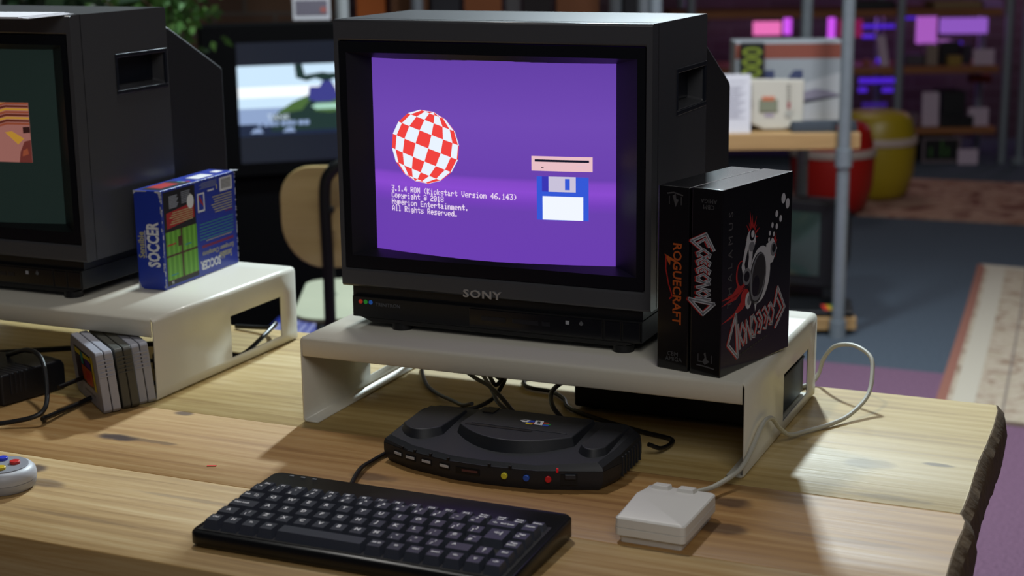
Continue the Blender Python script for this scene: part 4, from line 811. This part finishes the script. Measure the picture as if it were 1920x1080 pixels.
# ------------------------------------------------------------------ hanging foliage behind the left monitor
def foliage(label, u, v, z, n, spread, cols, ll, seed, droop):
    t = thing('potted_plant', label, 'plant', rm(u, v, z), YAW); r = random.Random(seed)
    q = MB()
    for k in range(n):
        p = Vector((r.gauss(0, spread[0]), r.gauss(0, spread[1]), r.gauss(0, spread[2]))); d = Vector((r.uniform(-1, 1), r.uniform(-.6, .6), r.uniform(-1, .5) if droop else r.uniform(-.5, 1))).normalized()
        s_ = d.cross(Vector((0, 1, .3))).normalized()*ll*(.16 if not droop else .28); L_ = ll*r.uniform(.6, 1.2)
        q.poly([p, p+d*L_*.35+s_, p+d*L_+Vector((0, 0, -.2*L_)), p+d*L_*.35-s_], r.randrange(3))
    q.build('leaves', [mat('leaf_'+c[1:]+str(seed), c, .6) for c in cols], t)
    q = MB()
    for k in range(6): q.tube([(r.uniform(-.02, .02), r.uniform(-.02, .02), -.30), (r.gauss(0, spread[0]*.4), 0, -.1), (r.gauss(0, spread[0]), r.gauss(0, spread[1]), r.gauss(0, .08))], .003, 6)
    q.build('stems', mat('stem_brown', '#4a3a22', .7), t)
    q = MB(); q.lathe([(.07, -.46), (.095, -.30), (.10, -.29), (.085, -.30)]); q.build('pot', mat('pot_clay', '#57392a', .8), t)
    q = MB(); q.cyl((0, 0, -z), .08, z-.46, n=24); q.build('pedestal', mat('pedestal_dark', '#17181a', .6), t)
foliage('bushy bright green plant behind the right corner of the left monitor', -.955, 4.25, 1.10, 900, (.075, .07, .085), ['#3c6a22', '#2b4f1a', '#57803a'], .035, 3, True)
foliage('dark spiky-leaved plant behind the left monitor, by the left edge', -1.20, 4.05, 1.10, 90, (.10, .06, .05), ['#1d3a1e', '#274a27', '#16301a'], .13, 4, False)
t = thing('notice_board', 'pale grey board behind the dark spiky plant', 'board', rm(-1.55, 4.9, 0), YAW)
q = MB(); q.box(-.55, .42, 0, .03, .6, 1.6); q.build('panel', mat('board_grey', '#a7aca4', .8), t); q = MB(); q.box(-.5, -.46, .03, .06, 0, .9); q.box(.24, .28, .03, .06, 0, .9); q.build('support', M['steel'], t)

# ------------------------------------------------------------------ rack of boxes behind the middle monitor
board = wood('shelf_board', '#6a4020', '#8a5a30', '#a8753f', 12, scale=.5, rough=.6)
t = thing('shelving_rack', 'scaffold-tube rack with boxes, seen over the top of the middle monitor', 'shelving', rm(-.55, 5.55), YAW)
q = MB(); q.box(0, 1.05, 0, .4, .86, .90); q.build('shelf_board', board, t)
q = MB(); q.box(0, 1.05, 0, .4, .3, .34); q.build('shelf_board', board, t)
for x in (.235, .915): q = MB(); q.cyl((x, -.03, 0), .021, 1.9); q.build('upright_pole', M['steel'], t)
o = MB(); o.cyl((0, 0, 0), .021, 2.0); o = o.build('scaffold_pole', mat('bright_pole', '#d3d9dc', .35, metal=.3)); o.location = rm(-.534, 5.16); lab(o, 'bright silver scaffold pole behind the left top corner of the middle monitor', 'pole')
for i, (u, wd, hh, c, lb_) in enumerate([(-.53, .10, .30, '#a4551c', 'orange-brown carton on the rack behind the bright pole'), (-.41, .13, .26, '#5c3a20', 'dull brown carton on the rack over the middle monitor, left of the others'), (-.27, .10, .22, '#23242a', 'dark box on the rack just right of the dull brown carton'), (-.155, .13, .28, '#7a4622', 'rust-brown carton on the rack above the middle monitor'), (-.01, .05, .28, '#4b4a4c', 'narrow grey box on the rack beside the rust-brown carton'), (.05, .10, .24, '#1a1416', 'black box on the rack between two brown cartons'), (.165, .15, .28, '#6e4326', 'wide brown carton on the rack above the middle monitor'), (.40, .12, .27, '#17181d', 'near-black box at the right end of the rack')]):
    q = MB(); q.box(0, wd, 0, .2, 0, hh); o = q.build('storage_box', mat('box_col%d' % i, c, .8), bevel=.003); o.location = rm(u, 5.60, .9005); o.rotation_euler = (0, 0, YAW); lab(o, lb_, 'box')

# ------------------------------------------------------------------ near display shelf on the right
k_ = 4.85/4.93
def ns(u, z, v=4.85): s_ = v/4.93; return u*s_, 1.2868+(z-1.2868)*s_
sz_top = .641
pine = wood('display_pine', '#96744a', '#b49060', '#c4a577', 21, scale=.6, rough=.6)
t = thing('display_shelf', 'pine display shelf on scaffold tubes holding the boxed computer', 'shelving', rm(.42, 4.85), YAW)
q = MB(); q.box(0, .655, 0, .38, sz_top-.050, sz_top); q.build('shelf_board', pine, t, bevel=.003)
q = MB(); q.box(0, .665, 0, .38, .016, .056); q.build('lower_board', pine, t, bevel=.003)
for x, y in ((.600, -.026), (.555, .41), (.02, -.026), (.02, .41)):
    q = MB(); q.cyl((x, y, 0), .0195, 2.2); p = q.build('upright_pole', M['steel'], t)
    for z in (.0, sz_top-.10): g = MB(); g.cyl((x, y, z), .026, .055); g.build('pipe_collar', M['steel'], p)
# items on it
t = thing('information_sign', 'white framed information sheet on the pine shelf beside the middle monitor', 'sign', rm(.690, 4.87, sz_top+.0005), YAW); t.rotation_euler = (-.08, 0, YAW)
q = MB(); q.box(-.050, .050, 0, .006, 0, .18); q.build('frame', M['paper'], t, bevel=.001)
q = MB(); q.box(-.038, .036, -.0008, 0, .157, .1585)
for k in range(16): q.box(-.036, .034-.007*((k*3) % 4), -.0008, 0, .045+.0064*k, .0472+.0064*k)
q.build('print', M['ink'], t)
cream = mat('cream_console', '#c4bfb2', .5)
t = thing('games_console', 'cream games console propped upright on the pine shelf', 'console', rm(.818, 4.912, sz_top+.001), YAW); t.rotation_euler = (-.12, 0, YAW)
q = MB(); q.loft([[(x, y, z) for x, z in [(-.088, .03), (-.03, .004), (.03, .004), (.092, .02), (.096, .158), (-.086, .162)]] for y in (0, .045)]); q.build('shell', cream, t, bevel=.006)
q = MB(); q.box(-.045, .012, -.004, 0, .058, .098); q.build('picture_panel', mat('panel_olive', '#7d806a', .5), t, bevel=.003)
q = MB(); q.box(-.036, .002, -.005, 0, .094, .106); q.build('orange_strip', mat('strip_orange', '#c56a45', .5), t)
q = MB(); q.box(-.028, .0, -.002, 0, .044, .052); q.build('model_word_strip', mat('strip_violet', '#9a8ca6', .5), t)
for gx in (-.078, .040):
    q = MB()
    for k in range(8): q.box(gx, gx+.012, -.0015, .001, .072+.0095*k, .076+.0095*k)
    q.build('vent_slots', mat('vent_shadow', '#7a766c', .6), t)
q = MB(); q.box(.043, .050, -.003, 0, .068, .088); q.build('red_switch', mat('switch_red', '#a3313f', .5), t)
q = MB(); q.cyl((.046, -.003, .052), .012, .004, 'y', 20); q.build('dial', mat('dial_grey', '#a7a59c', .5), t)
q = MB(); q.box(.014+.045, .02+.045, -.003, .001, .06, .15); q.build('ridge', cream, t)
t = thing('computer_box', 'large pale retail box with laptop picture on the pine shelf', 'box', rm(.885, 5.04, sz_top+.0005), YAW)
q = MB(); q.box(-.172, .172, 0, .13, 0, .266); q.build('carton', mat('box_grey', '#9aa0a6', .55), t, bevel=.004)
q = MB(); q.M = Matrix.Identity(4)
BX = [mat('bx_rust', '#8a4a3c', .6), mat('bx_navy', '#3b4468', .6), mat('bx_light', '#b6b9bd', .6), mat('bx_lav', '#8b8698', .6), mat('bx_dark', '#3b3b48', .6)]
def bxq(pts, mi, off): q.poly([(-.172+.344*a, -off, .266*c) for a, c in pts], mi)
bxq([(.0, .80), (1, .80), (1, .97), (0, .97)], 0, .0005); bxq([(.24, .52), (.36, .52), (.36, .66), (.24, .66)], 1, .0007); bxq([(.47, .50), (.62, .48), (.62, .66), (.54, .66), (.5, .6)], 1, .0007)
bxq([(.62, .5), (.99, .64), (.99, .0), (.62, .0)], 2, .0006); bxq([(.60, .27), (.98, .36), (.85, .42), (.75, .44), (.62, .40)], 3, .0009); bxq([(.60, .25), (.98, .345), (.98, .36), (.60, .30)], 4, .001)
q.build('front_print', BX, t)
t = thing('computer_box', 'slim black box with green numerals between the white sign and the pale retail box', 'box', rm(.763, 5.00, sz_top+.0005), YAW)
q = MB(); q.box(-.036, .036, 0, .035, 0, .265); q.build('carton', mat('slim_black', '#0d100e', .5), t, bevel=.002)
q = MB(); q.text('4000', .088, Matrix.Translation((0, -.0004, .19)) @ FM @ Matrix.Rotation(math.pi/2, 4, 'Z'), 0, .0003, sx=.72, bold=.001); q.build('numerals', mat('numeral_green', '#7f8f2c', .5), t)
t = thing('soft_case', 'slate-grey padded case lying along the front of the pine shelf', 'case', rm(.97, 4.875, sz_top+.0005), YAW)
q = MB(); q.loft([rrect(-.102, .102, 0, .06, .015, lambda y: .0), rrect(-.104, .104, -.002, .062, .016, lambda y: .012), rrect(-.098, .098, .002, .058, .015, lambda y: .030)]); q.build('case', mat('slate_cloth', '#3c444e', .8), t, angle=50)
q = MB(); q.box(.035, .056, -.0042, 0, .006, .02); q.build('red_tag', mat('tag_red', '#a14a3e', .6), t)
# old television and small computer on the bottom board
t = thing('crt_television', 'small black CRT television on the bottom shelf with unlit greenish screen', 'television', rm(.905, 4.98, .0565), YAW-.50)
q = MB(); q.box(-.135, .135, 0, .10, .075, .355); q.prism_x([(.10, .09), (.10, .345), (.24, .30), (.26, .25), (.26, .13), (.22, .09)], -.11, .11); q.build('cabinet', mat('old_tv_case', '#15171b', .5), t, bevel=.01)
q = MB()
n = 10; vs = [(-.105+.19*i/n, -.004-.012*(1-(2*i/n-1)**2)*(1-(2*j/n-1)**2), .115+.205*j/n) for j in range(n+1) for i in range(n+1)]
q.add(vs, [[j*(n+1)+i, j*(n+1)+i+1, (j+1)*(n+1)+i+1, (j+1)*(n+1)+i] for j in range(n) for i in range(n)]); q.build('screen', mat('green_glass', '#33443f', .15, coat=.5), t)
q = MB(); q.box(-.09, .09, .03, .2, 0, .075); q.build('base', M['black'], t)
t = thing('home_computer', 'small black home computer with a rainbow stripe on the bottom shelf', 'computer', rm(.955, 4.865, .0565), YAW-.1)
q = MB(); q.loft([[(-.16,0,0),(.12,0,0),(.12,.10,0),(-.16,.10,0)], [(-.16,0,.018),(.12,0,.018),(.12,.10,.04),(-.16,.10,.04)]]); q.build('case', M['black'], t, bevel=.003)
for k, c in enumerate(('#c8332a', '#c9a32b', '#3f9a3c', '#2f6fb8')): g = MB(); g.M = Matrix.Translation((.020+.014*k, 0, 0)); g.add([(.012,.008,.0206),(.026,.008,.0206),(.016,.045,.0288),(.002,.045,.0288)], [[0,1,2,3]]); g.build('rainbow_bar', mat('rb%d' % k, c, .5, emit=c, es=.05), t)

# ------------------------------------------------------------------ round tubs
def tub(label, u, v, c, s_=1.0):
    t = thing('storage_tub', label, 'tub', rm(u, v, .0105)); R0 = .185*s_
    q = MB(); q.lathe([(R0*.70, 0), (R0*.83, .026), (R0*.97, .12), (R0, .225), (R0*.99, .257)]); q.build('body', mat('tub_'+c[1:], c, .4), t, angle=60)
    q = MB(); q.lathe([(R0*.97, .282), (R0*.95, .315), (R0*.88, .365), (R0*.76, .393), (R0*.5, .402), (.02, .403)]); q.build('lid', mat('tublid_'+c[1:], c, .4), t, angle=60)
    q = MB(); q.lathe([(R0*.97, .252), (R0*1.03, .254), (R0*1.05, .27), (R0*1.02, .287), (R0*.95, .289)]); q.build('rim', mat('tub_rim', '#b3a197', .5), t, angle=60)
tub('red round plastic tub with pale rim, in front of the yellow one', 1.425, 6.98, '#a81c14'); tub('yellow round plastic tub partly hidden behind the red tub', 1.70, 7.34, '#a08a1c', .98)

# ------------------------------------------------------------------ lit shelving at the back
dark_board = wood('back_shelf_board', '#6a3c22', '#8a5630', '#a06a3c', 31, scale=.4, rough=.7)
t = thing('display_shelving', 'tall scaffold shelving at the back crowded with lit exhibits', 'shelving', rm(.9, 8.4), YAW)
for z in (.81, .513, .19): q = MB(); q.box(-.05, 1.68, 0, .42, z-.035, z); q.build('shelf_board', dark_board, t, bevel=.003)
q = MB(); q.box(-.05, 1.68, 0, .42, 1.1, 1.135); q.build('shelf_board', dark_board, t)
for x, y in ((.05, -.03), (1.145, -.03), (1.71, -.03), (.05, .45), (1.145, .45), (1.71, .45)): q = MB(); q.cyl((x, y, 0), .0215, 2.4); q.build('upright_pole', M['steel'], t)
o = MB(); o.cyl((0, 0, 0), .021, 2.4); o.cyl((0, 0, 0), .045, .03); o = o.build('scaffold_pole', M['steel']); o.location = rm(2.70, 8.36); lab(o, 'lone scaffold pole with round foot at the far right edge', 'pole')
def pxr(px, v): return (px-960)/2977.2*v*1.0
def zr(py, v, px=1700):   # height of a sight line at depth v, used once to place exhibits
    d = fw+R_*((px-960)/2977.2)-U_*((py-540)/2977.2); return 1.2868+d.z*v/d.dot(E2)
def ur(px, py, v):
    d = fw+R_*((px-960)/2977.2)-U_*((py-540)/2977.2); return d.dot(E1)*v/d.dot(E2)
def exhibit(name, label, cat, x0, x1, ytop, shelf, v, dp, m, ybot=None, tilt=0, group=None, bev=.002, card=False):
    u0, u1 = ur(x0, ytop, v), ur(x1, ytop, v); z0 = shelf+.0006; z1 = zr(ytop, v, (x0+x1)/2)
    if ybot is not None: z0 = zr(ybot, v, (x0+x1)/2)
    q = MB(); q.box(-(u1-u0)/2, (u1-u0)/2, 0, dp, 0, z1-z0); o = q.build(name, m, bevel=bev); o.location = rm((u0+u1)/2, v, z0); o.rotation_euler = (tilt, 0, YAW); return lab(o, label, cat, group)
pink_card = mat('exhibit_card', '#c8b4c4', .7)
for x0, x1, yt_, sh, lb_ in ((1826, 1866, 92, .513, 'square white information card on the upper back shelf, right end'), (1731, 1763, 173, .19, 'tall narrow white leaflet on the lower back shelf'), (1817, 1855, 202, .19, 'white information card on the lower back shelf near its right end'), (1797, 1835, 280, 0, 'white information card standing on the floor below the back shelves')):
    exhibit('information_card', lb_, 'card', x0, x1, yt_, sh, 8.34 if sh == 0 else 8.46, .006, pink_card, tilt=-.08)
o = exhibit('information_sheet', 'pale leaning sheet on the upper back shelf next to the scaffold pole', 'card', 1654, 1670, 66, .513, 8.45, .01, pink_card); o.rotation_euler = (-.05, -.16, YAW)
def lit(n, c, es=1.0): return mat(n, '#1a1020', .4, emit=c, es=es)
vio = lit('lit_violet', '#4a22c8', 1.0); pk = lit('lit_pinkviolet', '#b060c8', .85); mag = lit('lit_magenta', '#c850e8', 1.1); pkor = lit('lit_rose', '#e06cb0', 1.1)
GL = 'purple light strips glowing on the back shelves'
for i, (x0, x1, yt_, yb_, m, lb_) in enumerate([(1618, 1678, 46, 53, vio, 'long violet light strip left of the pole, under the top shelf'), (1695, 1718, 27, 36, vio, 'short violet light strip just right of the pole, under the top shelf'), (1618, 1640, 65, 72, vio, 'short dim violet strip beside the crimson panel'), (1612, 1678, 147, 156, vio, 'wide violet light strip just below the middle back shelf'), (1611, 1626, 165, 173, vio, 'left of the two small violet lights below the wide strip'), (1655, 1675, 165, 173, vio, 'right of the two small violet lights below the wide strip'), (1618, 1663, 193, 200, lit('lit_dimviolet', '#2c1670', 1), 'dim violet strip above the yellow tub'), (1645, 1658, 109, 118, vio, 'tiny violet light at the foot of the leaning sheet'), (1798, 1804, 78, 98, vio, 'thin upright violet light among the exhibits')]):
    exhibit('light_strip', lb_, 'light', x0, x1, yt_, 0, 8.62, .02, m, yb_, group=GL, bev=0)
exhibit('illuminated_sign', 'tall pink-violet lit panel hanging below the top back shelf', 'light', 1722, 1758, 26, 0, 8.6, .04, pk, 82)
exhibit('illuminated_sign', 'wide lavender lit panel on the back shelf, right of the tall one', 'light', 1766, 1853, 34, 0, 8.62, .04, lit('lit_lavender', '#9a60d0', .8), 63)
exhibit('illuminated_sign', 'bright rose-pink lit panel behind the pale retail box', 'light', 1414, 1465, 41, 0, 8.6, .04, pkor, 66)
exhibit('illuminated_sign', 'small magenta upright light beside the rose-pink panel', 'light', 1472, 1485, 30, 0, 8.6, .04, mag, 65)
exhibit('illuminated_sign', 'narrow magenta upright light just left of the near scaffold pole', 'light', 1555, 1567, 28, 0, 8.6, .04, mag, 73)
exhibit('illuminated_sign', 'crimson lit panel right behind the near scaffold pole', 'light', 1574, 1618, 37, 0, 8.62, .04, lit('lit_crimson', '#7a1848', .9), 70)
drk = mat('exhibit_dark', '#15141b', .5); bei = mat('exhibit_beige', '#8d7d70', .6)
exhibit('old_monitor', 'dark box-shaped monitor exhibit on the upper back shelf', 'monitor', 1765, 1800, 78, .513, 8.5, .16, drk)
exhibit('old_monitor', 'second dark exhibit left of the square white card', 'monitor', 1806, 1823, 84, .513, 8.52, .14, mat('exhibit_dark2', '#26222c', .5))
exhibit('small_computer', 'beige cube exhibit on the upper back shelf', 'computer', 1738, 1760, 84, .513, 8.48, .12, bei)
exhibit('exhibit_box', 'small mustard-yellow box on the upper back shelf', 'box', 1778, 1804, 105, .513, 8.44, .05, mat('exhibit_mustard', '#8f7530', .6))
exhibit('exhibit_box', 'low greyish exhibit on the upper back shelf right of the pole', 'box', 1698, 1733, 103, .513, 8.5, .1, mat('exhibit_grey', '#4b444c', .6))
exhibit('exhibit_box', 'tiny orange object on the upper back shelf, left part', 'box', 1620, 1632, 112, .513, 8.5, .04, mat('exhibit_orange', '#9a5a3a', .6))
exhibit('old_monitor', 'dark bulky exhibit on the lower back shelf between leaflet and card', 'monitor', 1768, 1812, 172, .19, 8.5, .2, mat('exhibit_dark3', '#14161a', .5))
exhibit('small_computer', 'low dark machine in front of the white card on the lower back shelf', 'computer', 1766, 1826, 218, .19, 8.42, .03, mat('exhibit_dark4', '#0c0d12', .5))
exhibit('exhibit_box', 'pinkish rounded exhibit at the left end of the lower back shelf', 'box', 1700, 1724, 212, .19, 8.46, .1, mat('exhibit_rose', '#6b5560', .6))
exhibit('exhibit_box', 'red-orange object hanging near the ceiling of the lower back shelf', 'box', 1822, 1860, 141, 0, 8.6, .08, mat('exhibit_red', '#8a3020', .6), 155)
exhibit('storage_crate', 'tan crate on the top back shelf', 'crate', 1752, 1842, 3, .81, 8.46, .2, mat('crate_tan', '#8a7350', .7))
exhibit('exhibit_box', 'lavender box at the right end of the top back shelf', 'box', 1846, 1882, 0, .81, 8.5, .12, mat('exhibit_lav', '#a07ab8', .6))
exhibit('exhibit_box', 'dark long box on the top back shelf above the violet strips', 'box', 1600, 1680, 2, .81, 8.5, .2, drk)
# low crate with a pale frame
t = thing('display_crate', 'pale-framed dark crate with green items on the floor under the back shelves', 'crate', rm(ur(1761, 310, 8.45), 8.42, .0003), YAW)
u0, u1 = ur(1725, 300, 8.42), ur(1797, 300, 8.42); hw = (u1-u0)/2; zt2 = zr(258, 8.42, 1760)
q = MB(); q.box(-hw, hw, .02, .3, .0, zt2-.01); q.build('box_body', mat('crate_black', '#0a0b0c', .6), t)
q = MB()
for b_ in ((-hw, hw, zt2-.012, zt2), (-hw, hw, .0, .012), (-hw, -hw+.012, .012, zt2-.012), (hw-.012, hw, .012, zt2-.012)): q.box(b_[0], b_[1], 0, .02, b_[2], b_[3])
q.build('frame', mat('crate_frame', '#7a6a70', .6), t)
for x, h_ in ((-.06, .05), (.0, .09), (.03, .05)): q = MB(); q.box(x, x+.012, .012, .019, .03, .03+h_); q.build('green_item', mat('crate_green', '#3c6a2a', .6), t)
# glow of the purple strips on the shelves
for u, v, z, e, c in ((2.0, 8.9, .70, .5, (.45, .2, 1)), (2.4, 8.95, .72, .7, (.8, .3, 1)), (1.35, 8.95, .7, .6, (.9, .3, .9)), (1.7, 8.95, .40, .3, (.4, .2, 1)), (2.95, 8.8, 1.0, 3.0, (.9, .55, .9))):
    l = bpy.data.lights.new('purple_shelf_light', 'POINT'); l.energy = e; l.color = c; l.shadow_soft_size = .06; o = bpy.data.objects.new('purple_shelf_light', l); COL.objects.link(o); o.location = rm(u, v, z)
